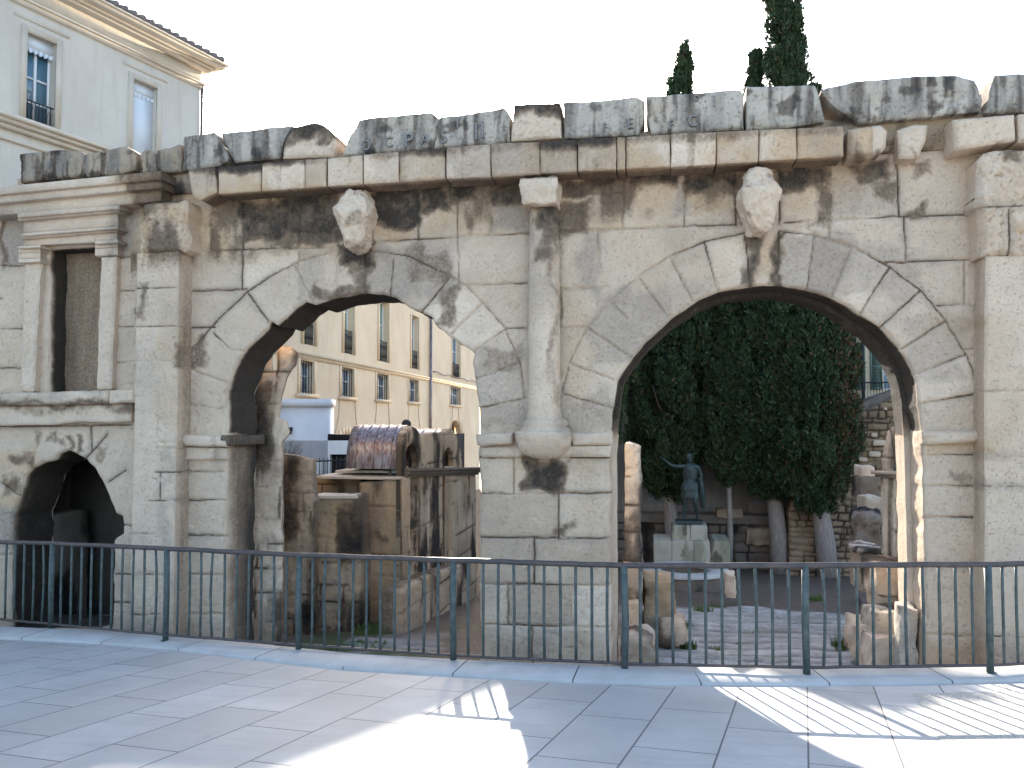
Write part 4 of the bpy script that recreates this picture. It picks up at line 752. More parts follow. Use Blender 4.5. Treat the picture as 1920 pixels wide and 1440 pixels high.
# ================================================================ RUINS AND STONES BESIDE THE RIGHT ARCH
RX = 3.55
rg_ = thing("ruined_pavilion", "white-streaked ruined pavilion wall with two niches just inside the right arch", "ruin", (RX+.3, 13.5, site_z(0, 13)))
xs0, xs1 = WX(1702, 900, RX), WX(1652, 900, RX)
ruin_x("facade", [(1706, 1240), (1706, 780), (1696, 788), (1685, 792), (1672, 799), (1662, 806), (1653, 860), (1651, 900), (1652, 1130)], RX, -1, .7, 230, rg_, M_TOP, dark=.55, ochre=.2, ch=.6, bw=.8, er=.03, amp=.03, holes=[[(1664, 880), (1664, 845), (1668, 836), (1672, 845), (1673, 880)], [(1682, 880), (1682, 840), (1687, 830), (1692, 840), (1693, 880)]])
g = MB(); g.box(RX+.5, RX+.8, 11.8, 15, -2.6, 1.5); g.build("niche_back", M_DARKRUB, rg_)
xmould("cornice", [(884, 892, 882, 889, .14), (892, 898, 889, 894, .08)], RX, -1, 1706, 1650, 0, M_TOP, rg_)
for k, (p0, p1) in enumerate(((1700, 1694), (1680, 1674), (1662, 1655))): ruin_x("pilaster", [(p0, 1180), (p0, 896), (p1, 895), (p1, 1150)], RX-.06, -1, .06, 231+k, rg_, M_TOP, dark=.3, ochre=.2, er=.012)
def stone_px(px0, py0, px1, py1, y, T, label, seed, mat=M_RUIN, name="stone_block", grp=None, dark=.55, rnd_=.03, amp=.06, zb=None):
    a = W(px0, py1, y); b = W(px1, py0, y); z0 = a[1] if zb is None else zb
    o = rock(name, (a[0], y, z0), (b[0], y+T, b[1]), mat, None, res=.035, rnd=rnd_, amp=amp, seed=seed, freq=4.5, stain=ruin_stain(seed, dark+.15, .7), tone=.25); return tag(o, label, "stone block", grp)
GRB = "loose stone blocks in the court"
stone_px(1642, 1060, 1712, 1118, 11.9, .8, "square worn block set on the ledge at the right foot of the right arch", 240, M_STONE, grp=GRB)
stone_px(1640, 1150, 1700, 1205, 11.3, .7, "darker weathered block on the lower ledge inside the right jamb", 241, M_TOP, grp=GRB)
stone_px(1632, 1198, 1704, 1270, 11.0, 1.4, "lowest grey block at the inner foot of the right jamb", 242, M_STONE, grp=GRB, dark=.2)
stone_px(1690, 1140, 1722, 1262, 10.75, .3, "upright pale slab leaning at the right jamb", 243, M_TOP, grp=GRB, dark=.2)
stone_px(1648, 1118, 1704, 1152, 12.0, .8, "flat pale block between two stacked blocks at the right jamb", 244, M_STONE, grp=GRB)
stone_px(1612, 1037, 1660, 1110, 15.5, .7, "pale upright pedestal block with a flat cap beyond the right jamb", 245, M_RUIN, grp=GRB, dark=.3)
stone_px(1608, 1030, 1662, 1040, 15.4, .9, "flat grey capstone lying on the pale pedestal block", 246, M_TOP, name="capstone", grp=GRB)
stone_px(1610, 960, 1655, 1034, 18.0, .8, "stack of dark broken rubble below the rubble bank at right", 247, M_DARKRUB, grp=GRB, rnd_=.05, amp=.13)
stone_px(1612, 895, 1648, 935, 20.0, .8, "dark squared block standing out of the brown rubble bank", 248, M_DARKRUB, grp=GRB)
stone_px(1614, 875, 1642, 897, 20.2, .7, "pale squared block on top of the dark block at the rubble bank", 249, M_STONE, grp=GRB, dark=.1)
stone_px(1622, 933, 1655, 962, 19.0, .7, "fluted grey stone fragment at the foot of the rubble bank", 250, M_TOP, grp=GRB)
stone_px(1168, 1060, 1203, 1130, 11.9, .5, "dark upright block at the inner side of the left jamb of the right arch", 251, M_RUIN, grp=GRB, dark=.8)
stone_px(1170, 1128, 1202, 1200, 11.8, .5, "rough grey block under the dark one at the middle pier", 252, M_STONE, grp=GRB, dark=.5)
stone_px(1168, 1190, 1226, 1275, 11.1, .6, "rounded pale boulder at the foot of the middle pier behind the railing", 253, M_STONE, grp=GRB, dark=.4, rnd_=.06, amp=.10)
stone_px(1206, 1088, 1262, 1206, 12.6, .7, "tall brown block standing left of the grooved paving", 254, M_RUIN, grp=GRB, dark=.45, rnd_=.04, amp=.08)
stone_px(1236, 1165, 1285, 1212, 12.4, .6, "low broken stone leaning against the tall brown block", 255, M_STONE, grp=GRB, dark=.4, rnd_=.04, amp=.10)
stone_px(1362, 1078, 1380, 1122, 18.5, .6, "pale narrow stone standing right of the round well curb", 256, M_STONE, grp=GRB)
# remnant of the inner left jamb of the right arch
jr = thing("ruined_pier", "pale ruined pier of stacked blocks seen edge-on inside the left jamb of the right arch", "pier", (W(1185, 1100, 12.4)[0], 12.4, -1.8))
ruin_y("pier_masonry", [(1172, 830), (1199, 838), (1203, 900), (1201, 1000), (1204, 1062), (1203, 1230), (1168, 1230)], 12.3, .9, 260, jr, M_TOP, ch=.45, dark=.7, ochre=.05, edge=.03, amp=.05)
# edging of the gutter along the right side
g = MB(); a = GT(1612, 1125); b = GT(1665, 1215); g.tube([a+np.array([0, 0, .04]), b+np.array([0, 0, .06])], .07, 6); o = tag(g.build("stone_edging", M_DARKRUB), "thin dark stone edging running along the right side of the grooved paving", "edging")
# ================================================================ WELL CURB, PEDESTAL, STATUE
wc = GT(1288, 1108); dW = float(fw@(wc-EYE)); 
def ring(name, c, r0, r1, h, mat, parent, seed, rough=.015):
    n, k = 48, 8; V = []
    prof = [(r0, -.15), (r0, -.14), (r0-.01, -.075), (r0-.03, -.06), (r1+.03, -.06), (r1+.01, -.075), (r1, -.14), (r1, -.15)] if h < 0 else [(r0, -.15), (r0, h*.5), (r0, h-.02), (r0-.02, h), (r1+.02, h), (r1, h-.02), (r1, h*.4), (r1, -.15)]
    for i in range(n):
        t = 6.28319*i/n
        for r, z in prof: V.append((c[0]+r*math.cos(t), c[1]+r*math.sin(t), c[2]+z))
    I = np.arange(n*k).reshape(n, k); J_ = np.roll(I, -1, 0); q = np.stack([I[:, :-1].ravel(), J_[:, :-1].ravel(), J_[:, 1:].ravel(), I[:, 1:].ravel()], 1)
    V = np.array(V); V += rough*2*np.stack([fbm(V[:, 0]*4, V[:, 1]*4, V[:, 2]*4, seed+i)-.5 for i in range(3)], 1); st = np.zeros((len(V), 4)); st[:, 3] = .6
    return mesh_np(name, V, [q], mat, parent, ruin_stain(seed, .3, .4)(V, st), True)
gf = GT(1288, 1109); dW = float(fw@(gf-EYE)); rW = 80*(dW+1)/F; cw = gf+np.array([0, rW, 0]); cw[2] = gf[2]
well = thing("well_curb", "broad round stone well curb with a pale flat rim before the statue pedestal", "well", cw)
hW = (1109-1087)*dW/F; ring("drum", cw, rW*.97, rW*.66, hW, M_DARKRUB, well, 270); ring("rim", cw+np.array([0, 0, hW+.145]), rW*1.02, rW*.60, -.06, M_KERB, well, 271, .01)
PD = 24.6
pc = P(1296, 1000, PD); gz = site_z(0, pc[1])
ped = thing("statue_pedestal", "stepped pale stone pedestal with green copper streaks under the bronze statue", "pedestal", (pc[0], pc[1], gz))
def pedbox(name, px0, py0, px1, py1, dep, T, seed, tone=.6, st_=None):
    a = P(px0, py1, dep); b = P(px1, py0, dep)
    def stf(V, s): s[:, 1] = ss(.5, .62, fbm(V[:, 0]*5, 1, V[:, 2]*.8, seed))*.9; s[:, 0] = ss(.6, .72, fbm(V[:, 0]*4, 5, V[:, 2]*1.2, seed+3))*.6; s[:, 2] = .2; return s
    return rock(name, (a[0], a[1]-.05, a[2]), (b[0], a[1]+T, b[2]), M_PEDE, ped, res=.05, rnd=.03, amp=.018, seed=seed, stain=stf, tone=tone)
pedbox("upper_block", 1260, 985, 1293, 1012, PD, .9, 280, .8); pedbox("upper_block", 1294, 985, 1326, 1012, PD, .9, 281, .7)
for k, (x0, x1, tn) in enumerate(((1226, 1259, .7), (1260, 1300, .9), (1301, 1331, .9), (1332, 1369, .1))): pedbox("lower_block", x0, 1014, x1, 1058, PD-.35, 1.5, 282+k, tn)
a = P(1228, 1059, PD-.4); b = P(1332, 1059, PD-.4); rock("base_course", (a[0], a[1], gz-.2), (b[0], a[1]+1.7, a[2]), M_PEDE, ped, res=.08, rnd=.03, amp=.02, seed=288)
a = P(1267, 984, PD+.1); b = P(1318, 978, PD+.1); zf = b[2]
sx, sy = P(1295, 978, PD+.45)[0], P(1295, 978, PD+.45)[1]; K = 125*(PD+.45)/F/1.87
stt = thing("statue", "green bronze statue of a robed man with his right arm raised, on the stone pedestal", "statue", (sx, sy, zf))
rock("bronze_plinth", (a[0], sy-.35, a[2]), (b[0], sy+.35, zf+.01), M_BRONZE, stt, res=.1, rnd=.02, amp=.004, seed=290)
def skin(name, nodes, edges, mat, parent, sub=2, xf=None):
    me = bpy.data.meshes.new(name); me.from_pydata([xf(n[:3]) for n in nodes], edges, []); o = bpy.data.objects.new(name, me); S.collection.objects.link(o)
    md = o.modifiers.new("skin", 'SKIN'); md.use_smooth_shade = True
    for i, n in enumerate(nodes): me.skin_vertices[0].data[i].radius = (n[3]*K, (n[4] if len(n) > 4 else n[3])*K)
    me.skin_vertices[0].data[0].use_root = True
    sm = o.modifiers.new("sub", 'SUBSURF'); sm.levels = sub; sm.render_levels = sub; me.materials.append(mat); adopt(o, parent); return o
xf = lambda p: (sx+p[0]*K, sy+p[1]*K, zf+p[2]*K)
nodes = [(0, 0, .98, .16, .12), (.01, 0, 1.12, .14, .11), (0, -.01, 1.28, .16, .12), (0, -.01, 1.42, .17, .12), (0, 0, 1.52, .10, .08), (-.01, -.01, 1.60, .058), (-.02, -.015, 1.67, .075, .085), (-.025, -.02, 1.76, .085, .10), (-.025, -.01, 1.85, .06, .07),
         (-.20, 0, 1.50, .07), (-.36, -.05, 1.50, .055), (-.52, -.09, 1.53, .046), (-.64, -.13, 1.62, .038), (-.74, -.16, 1.70, .028), (-.79, -.18, 1.73, .032, .02),
         (.21, 0, 1.49, .075), (.27, .03, 1.34, .06), (.31, .03, 1.20, .05), (.27, -.12, 1.14, .042), (.22, -.22, 1.12, .03), (.20, -.28, 1.12, .032, .022),
         (-.10, 0, .88, .11), (-.13, -.03, .70, .09), (-.15, -.03, .50, .062), (-.16, .0, .34, .06), (-.17, .02, .10, .038), (-.18, -.06, .05, .04, .03), (-.20, -.17, .035, .035, .025),
         (.10, -.01, .88, .11), (.12, -.07, .70, .09), (.12, -.12, .50, .062), (.15, -.02, .32, .058), (.18, .10, .12, .038), (.19, .03, .07, .038, .03), (.21, -.09, .035, .035, .025)]
edges = [(0, 1), (1, 2), (2, 3), (3, 4), (4, 5), (5, 6), (6, 7), (7, 8), (4, 9), (9, 10), (10, 11), (11, 12), (12, 13), (13, 14), (4, 15), (15, 16), (16, 17), (17, 18), (18, 19), (19, 20), (0, 21), (21, 22), (22, 23), (23, 24), (24, 25), (25, 26), (26, 27), (0, 28), (28, 29), (29, 30), (30, 31), (31, 32), (32, 33), (33, 34)]
def fingers(root, wrist, dirv, side, lens, thumb):
    r = np.array(root); d = np.array(dirv)/np.linalg.norm(dirv); s_ = np.array(side)/np.linalg.norm(side); dn = np.cross(d, s_)
    for k, (ln, curl) in enumerate(lens):
        b0 = len(nodes); base_ = r+s_*(k-1.5)*.02; p1 = base_+d*ln*.5+dn*curl*.3*ln; p2 = p1+(d*(1-curl)+dn*curl)*ln*.5
        for p, rr in ((base_+d*.02, .011), (p1, .010), (p2, .007)): nodes.append((*p, rr))
        edges.extend([(wrist, b0), (b0, b0+1), (b0+1, b0+2)])
    b0 = len(nodes); p1 = r-d*.02-s_*.045*thumb; p2 = p1+d*.045-s_*.015*thumb
    for p, rr in ((p1, .012), (p2, .009)): nodes.append((*p, rr))
    edges.extend([(wrist, b0), (b0, b0+1)])
fingers((-.79, -.18, 1.73), 14, (-.9, -.25, .55), (.3, .5, -.6), [(.09, 0), (.10, .1), (.09, .7), (.07, .8)], 1)
fingers((.20, -.28, 1.12), 20, (-.3, -1, 0), (0, .1, -1), [(.08, .7), (.09, .75), (.08, .8), (.06, .85)], 1)
skin("body", nodes, edges, M_BRONZE, stt, 2, xf)
def blob(name, c, r, parent, mat, n=14, m=10, cut=-1.0, amp=.0, seed=0):
    V = []; 
    for i in range(m+1):
        for j in range(n):
            t, f = math.pi*i/m, 6.28319*j/n; V.append((c[0]+r[0]*math.sin(t)*math.cos(f), c[1]+r[1]*math.sin(t)*math.sin(f), c[2]+max(cut, math.cos(t))*r[2]))
    V = np.array([xf(v) for v in V]); 
    if amp: V += amp*2*np.stack([fbm(V[:, 0]*30, V[:, 1]*30, V[:, 2]*30, seed+i, 2)-.5 for i in range(3)], 1)
    return mesh_np(name, V, [[(i*n+j, (i+1)*n+j, (i+1)*n+(j+1) % n, i*n+(j+1) % n) for i in range(m) for j in range(n)]], mat, parent, np.zeros((len(V), 4)), True)
blob("hair", (-.025, .008, 1.80), (.088, .096, .085), stt, M_BRONZE, cut=-.25, amp=.012, seed=3)
blob("nose", (-.03, -.125, 1.745), (.014, .022, .028), stt, M_BRONZE)
for sx_ in (-1, 1): blob("ear", (-.025+sx_*.098, .0, 1.75), (.012, .025, .035), stt, M_BRONZE)
for sx_ in (-1, 1): blob("eye", (-.03+sx_*.036, -.103, 1.762), (.016, .012, .011), stt, M_BRONZE)
blob("mouth", (-.03, -.108, 1.70), (.028, .012, .010), stt, M_BRONZE)
def cloth(name, rings, fold, nf, seed, parent):   # rings: (cx,cy,z,rx,ry)
    V = []; n = 72; 
    zs = np.linspace(0, len(rings)-1, (len(rings)-1)*6+1); R_ = np.array(rings, float)
    for t in zs:
        c = [np.interp(t, range(len(rings)), R_[:, k]) for k in range(5)]; amp_ = fold*(.25+.75*t/(len(rings)-1))
        for j in range(n):
            f = 6.28319*j/n; k = 1+amp_*math.sin(f*nf+1.7*math.sin(f*2+seed)+t*.8)+.5*amp_*math.sin(f*(nf*2+1)+seed); V.append(xf((c[0]+c[3]*k*math.cos(f), c[1]+c[4]*k*math.sin(f), c[2])))
    m = len(zs); q = [(i*n+j, i*n+(j+1) % n, (i+1)*n+(j+1) % n, (i+1)*n+j) for i in range(m-1) for j in range(n)]
    return mesh_np(name, V, [q], M_BRONZE, parent, np.zeros((len(V), 4)), True)
cloth("tunic", [(0, 0, 1.16, .165, .13), (0, 0, 1.02, .20, .16), (0, -.01, .86, .225, .185), (0, -.02, .70, .24, .20), (0, -.02, .64, .245, .205)], .09, 9, 1, stt)
cloth("cuirass", [(0, 0, 1.5, .15, .10), (0, -.01, 1.42, .205, .145), (0, -.01, 1.28, .195, .14), (0, 0, 1.12, .175, .135)], .015, 5, 2, stt)
cloth("draped_cloak", [(.02, -.02, 1.08, .20, .165), (.0, -.03, .98, .24, .20), (-.01, -.03, .86, .255, .215)], .07, 6, 5, stt)
cloth("hanging_cloak", [(.27, -.04, 1.22, .05, .10), (.30, -.04, 1.0, .075, .12), (.32, -.02, .7, .08, .12), (.33, 0, .45, .07, .10), (.35, 0, .33, .035, .06)], .16, 7, 4, stt)
# ================================================================ COURT WALLS AND BANK
bw = thing("garden_wall", "low dark wall of rough stone blocks across the back of the court behind the cypress trunks", "wall", (P(1400, 1050, 28.6)[0], 28.9, site_z(0, 28.6)))
yb_ = 28.6
def wavy(px, y): return w(px, y)
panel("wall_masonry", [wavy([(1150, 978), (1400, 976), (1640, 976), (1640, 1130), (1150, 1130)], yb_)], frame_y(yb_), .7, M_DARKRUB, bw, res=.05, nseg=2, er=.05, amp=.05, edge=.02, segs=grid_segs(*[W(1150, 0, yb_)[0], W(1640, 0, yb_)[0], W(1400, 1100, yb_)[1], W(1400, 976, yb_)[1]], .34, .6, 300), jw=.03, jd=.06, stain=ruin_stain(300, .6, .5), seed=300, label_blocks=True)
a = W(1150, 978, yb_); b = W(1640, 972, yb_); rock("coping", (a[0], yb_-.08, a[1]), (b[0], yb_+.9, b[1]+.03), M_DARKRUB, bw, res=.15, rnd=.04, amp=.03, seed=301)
GR2 = "stones built along the court wall"
for k, (x0, y0, x1, y1, lb) in enumerate(((1400, 993, 1445, 1022, "large pale block set in the garden wall left of the leaning trunk"), (1470, 995, 1500, 1022, "dark squared block between the two cypress trunks in the garden wall"), (1568, 992, 1592, 1022, "reddish upright block in the garden wall right of the right trunk"), (1345, 955, 1392, 972, "long pale stone lying on the garden wall behind the thin trunk"))):
    stone_px(x0, y0, x1, y1, 28.42, .5, lb, 305+k, M_RUIN, grp=GR2, dark=.3)
pw = thing("plaster_wall", "grey peeling plastered wall behind the statue and trees", "wall", (P(1350, 960, 29.6)[0], 29.6, site_z(0, 29.6)))
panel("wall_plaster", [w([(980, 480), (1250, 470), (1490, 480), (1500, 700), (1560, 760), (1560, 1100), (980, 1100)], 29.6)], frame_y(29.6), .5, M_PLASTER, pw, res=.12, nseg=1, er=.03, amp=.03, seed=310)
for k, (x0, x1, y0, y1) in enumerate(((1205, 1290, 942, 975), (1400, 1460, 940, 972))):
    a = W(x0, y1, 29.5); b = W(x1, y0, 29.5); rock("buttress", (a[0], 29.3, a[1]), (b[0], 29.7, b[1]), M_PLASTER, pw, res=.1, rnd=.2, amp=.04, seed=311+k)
bank = thing("rubble_rampart", "brown rubble rampart wall with a sloping top below the house, right of the cypresses", "wall", (W(1660, 980, 27)[0], 27.2, site_z(0, 27)))
yk_ = 27.2; bk = w([(1480, 960), (1520, 850), (1560, 800), (1598, 782), (1640, 762), (1690, 738), (1800, 690), (1800, 1100), (1480, 1100)], yk_); A = np.array(bk)
segs = []; rr_ = random.Random(12); z = A[:, 1].min()
while z < A[:, 1].max():
    h = rr_.uniform(.14, .3); x = A[:, 0].min()
    while x < A[:, 0].max():
        l_ = rr_.uniform(.25, .6); segs += [((x, z+rr_.uniform(-.04, .04)), (x+l_, z+rr_.uniform(-.04, .04))), ((x, z), (x+rr_.uniform(-.05, .05), z+h))]; x += l_
    z += h
panel("rubble_masonry", [bk], frame_y(yk_), .8, M_RUBBLE, bank, res=.035, nseg=2, er=.06, amp=.05, edge=.05, segs=segs, jw=.03, jd=.06, stain=ruin_stain(320, .25, .7), seed=320, label_blocks=True, freq=4.0)
panel("mortar_crest", [w([(1590, 788), (1640, 767), (1690, 743), (1800, 694), (1800, 660), (1690, 728), (1640, 745), (1590, 768)], yk_+.2)], frame_y(yk_+.2), 1.2, M_DARKRUB, bank, res=.06, nseg=2, er=.05, amp=.04, stain=ruin_stain(321, .3, .3), seed=321)
# stones standing proud in the bank
for k, (x0, y0, x1, y1) in enumerate(((1600, 858, 1625, 866), (1628, 846, 1650, 857), (1606, 838, 1620, 845), (1635, 825, 1660, 836), (1672, 760, 1692, 766), (1655, 764, 1662, 769), (1632, 812, 1645, 820))):
    a = W(x0, y1, yk_); b = W(x1, y0, yk_); rock("large_stone", (a[0], yk_-.12, a[1]), (b[0], yk_+.2, b[1]), M_STONE, bank, res=.06, rnd=.06, amp=.03, seed=330+k)
# ================================================================ CYPRESSES
def cypress(label, bpx, btop, depth, prof, lean_top, seed, tr=.22, nplume=150, tuft=95, tpts=None):
    """bpx: trunk foot px (x,y); prof: [(py, half-width m, centre px x)] from bottom to top"""
    rg = np.random.default_rng(seed); foot = P(bpx[0], bpx[1], depth); foot[2] = site_z(0, foot[1])
    t = thing("cypress_tree", label, "tree", foot, "cypresses in the court")
    pts = [P(px, py, depth) for py, r, px in prof]; Z = np.array([p[2] for p in pts]); X = np.array([p[0] for p in pts]); Yc = np.array([p[1] for p in pts]); Rr = np.array([r for py, r, px in prof])
    g = MB(); zt = Z[0]+(Z[-1]-Z[0])*.5; c0_ = np.array([X[0], Yc[0], Z[0]+.6]); path = [foot-np.array([0, 0, .3]), foot*.65+c0_*.35+np.array([.05, 0, 0]), c0_, np.array([np.interp(zt, Z, X), np.interp(zt, Z, Yc), zt])]
    path = [np.array(p) for p in path]; pt = densify([p for p in path], .25); nn = len(pt); g.tube(pt, [tr*(1.25-.95*min(1, k/nn*1.1))*(1+.12*math.sin(k*1.3)) for k in range(nn)], 12)
    for k in range(9):
        z0 = Z[0]+.2+k*.35; a_ = k*2.4; p0 = np.array([np.interp(z0, Z, X), np.interp(z0, Z, Yc), z0]); rr = np.interp(z0+.7, Z, Rr)*.7; g.tube([p0, p0+np.array([math.cos(a_)*rr*.6, math.sin(a_)*rr*.6, .4]), p0+np.array([math.cos(a_)*rr, math.sin(a_)*rr, 1.0])], [.05, .035, .015], 5)
    g.build("trunk", M_BARK, t, True)
    # foliage: upright plumes of small sprays, denser outside
    vol = np.cumsum(np.interp(np.linspace(Z[0], Z[-1], 200), Z, Rr)+.45); u = rg.uniform(0, 1, nplume)*vol[-1]; zz = np.interp(u, vol, np.linspace(Z[0], Z[-1], 200))
    Vs, As = [], []
    for k in range(nplume):
        z0 = zz[k]; R_ = np.interp(z0, Z, Rr); a_ = rg.uniform(0, 6.283); fr = math.sqrt(rg.uniform(.12, 1))*.92; pl = min(rg.uniform(.55, 1.15)*(.35+R_*.6), 1.5); pr_ = rg.uniform(.14, .27)*min(1, .35+R_*.8)
        b0 = np.array([np.interp(z0, Z, X)+R_*fr*math.cos(a_)*rg.uniform(.85, 1.1), np.interp(z0, Z, Yc)+R_*fr*math.sin(a_), z0-pl*.3]); ax_ = np.array([math.cos(a_)*.20*fr, math.sin(a_)*.20*fr, 1.0]); ax_ /= np.linalg.norm(ax_)
        n = tuft; s_ = rg.uniform(0, 1, n)**.8; th = rg.uniform(0, 6.283, n); rr = pr_*np.sqrt(np.clip(np.sin(np.pi*np.clip(s_*.92+.06, 0, 1)), 0, 1))*rg.uniform(.55, 1.05, n); e1 = np.cross(ax_, [0, 1, .3]); e1 /= np.linalg.norm(e1); e2 = np.cross(ax_, e1)
        rad_ = np.cos(th)[:, None]*e1+np.sin(th)[:, None]*e2; c_ = b0+ax_*(s_*pl)[:, None]+rad_*rr[:, None]
        for f in range(3):
            d = ax_*rg.uniform(.5, 1.0, (n, 1))+rad_*rg.uniform(.2, .8, (n, 1))+rg.normal(0, .3, (n, 3)); d /= np.linalg.norm(d, axis=1)[:, None]; sd_ = np.cross(d, rg.normal(0, 1, (n, 3))); sd_ /= np.linalg.norm(sd_, axis=1)[:, None]+1e-9
            L = rg.uniform(.05, .15, (n, 1)); wv = L*rg.uniform(.18, .3, (n, 1)); c1_ = c_+rg.normal(0, .03, (n, 3))
            Vs.append(np.stack([c1_-d*L*.4, c1_+sd_*wv, c1_+d*L*.8, c1_-sd_*wv], 1).reshape(-1, 3))
            tone = np.clip(rg.uniform(0, .75)*rg.uniform(.3, 1)+rg.uniform(-.15, .4, n), 0, 1); brn = (rg.uniform(0, 1, n) < (.32 if (math.cos(a_) > .45 and 'right' in label and R_ > .7) else .03))*.8
            at_ = np.zeros((n, 4)); at_[:, 0] = tone; at_[:, 1] = brn; As.append(np.repeat(at_, 4, 0))
    V = np.concatenate(Vs); A_ = np.concatenate(As); i = np.arange(len(V)//4)*4
    # added solid core inside the foliage to stop daylight coming straight through
    H = MB(); nz_ = 26; zc_ = np.linspace(Z[0]+.25, Z[-1]-2.6, nz_); ring_ = []
    for z0 in zc_:
        R_ = np.interp(z0, Z, Rr)*.3
        for j in range(16):
            f = 6.28319*j/16; q_ = R_*(.7+.6*vnoise(np.array([f*2.]), z0*1.3, seed, seed)[0]); ring_.append((np.interp(z0, Z, X)+q_*math.cos(f), np.interp(z0, Z, Yc)+q_*math.sin(f), z0))
    H_at = np.zeros((len(ring_), 4)); nV = len(V)
    hq = np.array([(i_*16+j, i_*16+(j+1) % 16, (i_+1)*16+(j+1) % 16, (i_+1)*16+j) for i_ in range(nz_-1) for j in range(16)])+nV
    mesh_np("crown", np.concatenate([V, np.array(ring_)]), [np.concatenate([np.stack([i, i+1, i+2, i+3], 1), hq])], M_CYP, t, np.concatenate([A_, H_at]))
cypress("tall dark cypress behind the statue, leftmost of the three big ones", (1262, 1060), 0, 27.3, [(935, .5, 1252), (900, 1.05, 1252), (840, 1.3, 1250), (700, 1.45, 1252), (560, 1.6, 1256), (420, 1.45, 1262), (280, .85, 1272), (200, .45, 1277), (165, .32, 1279), (120, .2, 1280), (90, .06, 1281)], 0, 11, nplume=640)
cypress("cypress with thick grey trunk and narrow tip, middle of the three big ones", (1462, 1058), 0, 26.4, [(925, .5, 1448), (880, 1.05, 1440), (780, 1.45, 1430), (650, 1.4, 1425), (520, 1.2, 1422), (360, .85, 1420), (230, .45, 1419), (160, .24, 1418), (102, .08, 1418)], 0, 12, .24, nplume=620)
cypress("tallest cypress, browned on its right side, with a leaning grey trunk", (1552, 1058), 0, 25.4, [(950, .5, 1532), (915, .95, 1530), (850, 1.3, 1530), (740, 1.42, 1524), (600, 1.40, 1513), (450, 1.25, 1500), (300, .95, 1490), (160, .60, 1482), (60, .47, 1472), (-40, .34, 1466), (-130, .1, 1460)], 0, 13, .26, nplume=820)
cypress("small round-headed cypress on a thin dark stem between the statue and the big trunks", (1366, 1010), 0, 26.4, [(905, .25, 1366), (880, .55, 1366), (830, .75, 1364), (770, .75, 1362), (700, .5, 1362), (640, .1, 1362)], 0, 14, .085, nplume=150)
cypress("unseen broad dark cypress added behind the middle pier to shade the court", (1050, 1070), 0, 23.5, [(900, .9, 1060), (820, 1.5, 1066), (740, 1.75, 1072), (660, 1.75, 1078), (600, 1.6, 1080), (540, 1.2, 1075), (490, .6, 1065), (465, .1, 1060)], 0, 15, .24, nplume=320, tuft=60)  # added out of view; its crown casts shade into the court
# ================================================================ HOUSES
def facade_frame(px, py, depth, ang):
    O = P(px, py, depth); u = np.array([math.sin(ang), math.cos(ang)]); n = np.array([math.cos(ang), -math.sin(ang)]); return (O, u, n)
def fpt(fr, px, py):
    O, u, n = fr; d = ray(px, py); t = (n[0]*O[0]+n[1]*O[1])/(n[0]*d[0]+n[1]*d[1]); p = EYE+d*t; return ((p[0]-O[0])*u[0]+(p[1]-O[1])*u[1], p[2])
def holed_wall(name, fr, u0, u1, z0, z1, holes, T, mat, parent):
    us = sorted({u0, u1, *[h[0] for h in holes], *[h[1] for h in holes]}); zs = sorted({z0, z1, *[h[2] for h in holes], *[h[3] for h in holes]}); g = MB(); O, u, n = fr
    G = lambda a, b, z: (O[0]+u[0]*a+n[0]*b, O[1]+u[1]*a+n[1]*b, z)
    for a, b in zip(us, us[1:]):
        for c, d in zip(zs, zs[1:]):
            m = ((a+b)/2, (c+d)/2)
            if any(h[0] < m[0] < h[1] and h[2] < m[1] < h[3] for h in holes): continue
            g.add([G(a, 0, c), G(b, 0, c), G(b, 0, d), G(a, 0, d)], [(0, 1, 2, 3)])
    for h in holes:
        a, b, c, d = h[:4]
        for p, q_ in (((a, c), (a, d)), ((a, d), (b, d)), ((b, d), (b, c)), ((b, c), (a, c))): g.add([G(p[0], 0, p[1]), G(q_[0], 0, q_[1]), G(q_[0], -T, q_[1]), G(p[0], -T, p[1])], [(0, 1, 2, 3)])
    return g.build(name, mat, parent)
def window(fr, a, b, c, d, T, parent, glass=M_GLASS, frame_m=M_WHITE, mid=1, cross=(.5,), bars=None, curtain=False):
    g = MB(); fwd = .05
    for (x0, x1, z0, z1) in [(a, a+fwd, c, d), (b-fwd, b, c, d), (a+fwd, b-fwd, c, c+fwd), (a+fwd, b-fwd, d-fwd, d)]+[(a+(b-a)*(k+1)/(mid+1)-.03, a+(b-a)*(k+1)/(mid+1)+.03, c+fwd, d-fwd) for k in range(mid)]: g.fbox(fr, x0, x1, -T-.05, -T+.02, z0, z1)
    for t in cross:
        for k in range(mid+1):
            x0 = a+fwd if k == 0 else a+(b-a)*k/(mid+1)+.03; x1 = b-fwd if k == mid else a+(b-a)*(k+1)/(mid+1)-.03; g.fbox(fr, x0, x1, -T-.04, -T+.012, c+(d-c)*t-.02, c+(d-c)*t+.02)
    wn = g.build("window", frame_m, parent); p = MB(); p.fbox(fr, a+.01, b-.01, -T-.035, -T-.028, c+.01, d-.01); p.build("pane", glass, wn)
    if bars:
        g = MB()
        for k in range(bars+1): x = a+(b-a)*k/bars; g.fbox(fr, x-.012, x+.012, -.09, -.06, c, d)
        for z in (c+.1, (c+d)/2, d-.1): g.fbox(fr, a, b, -.06, -.045, z-.012, z+.012)
        g.build("window_bars", M_BLACK, wn)
    return wn
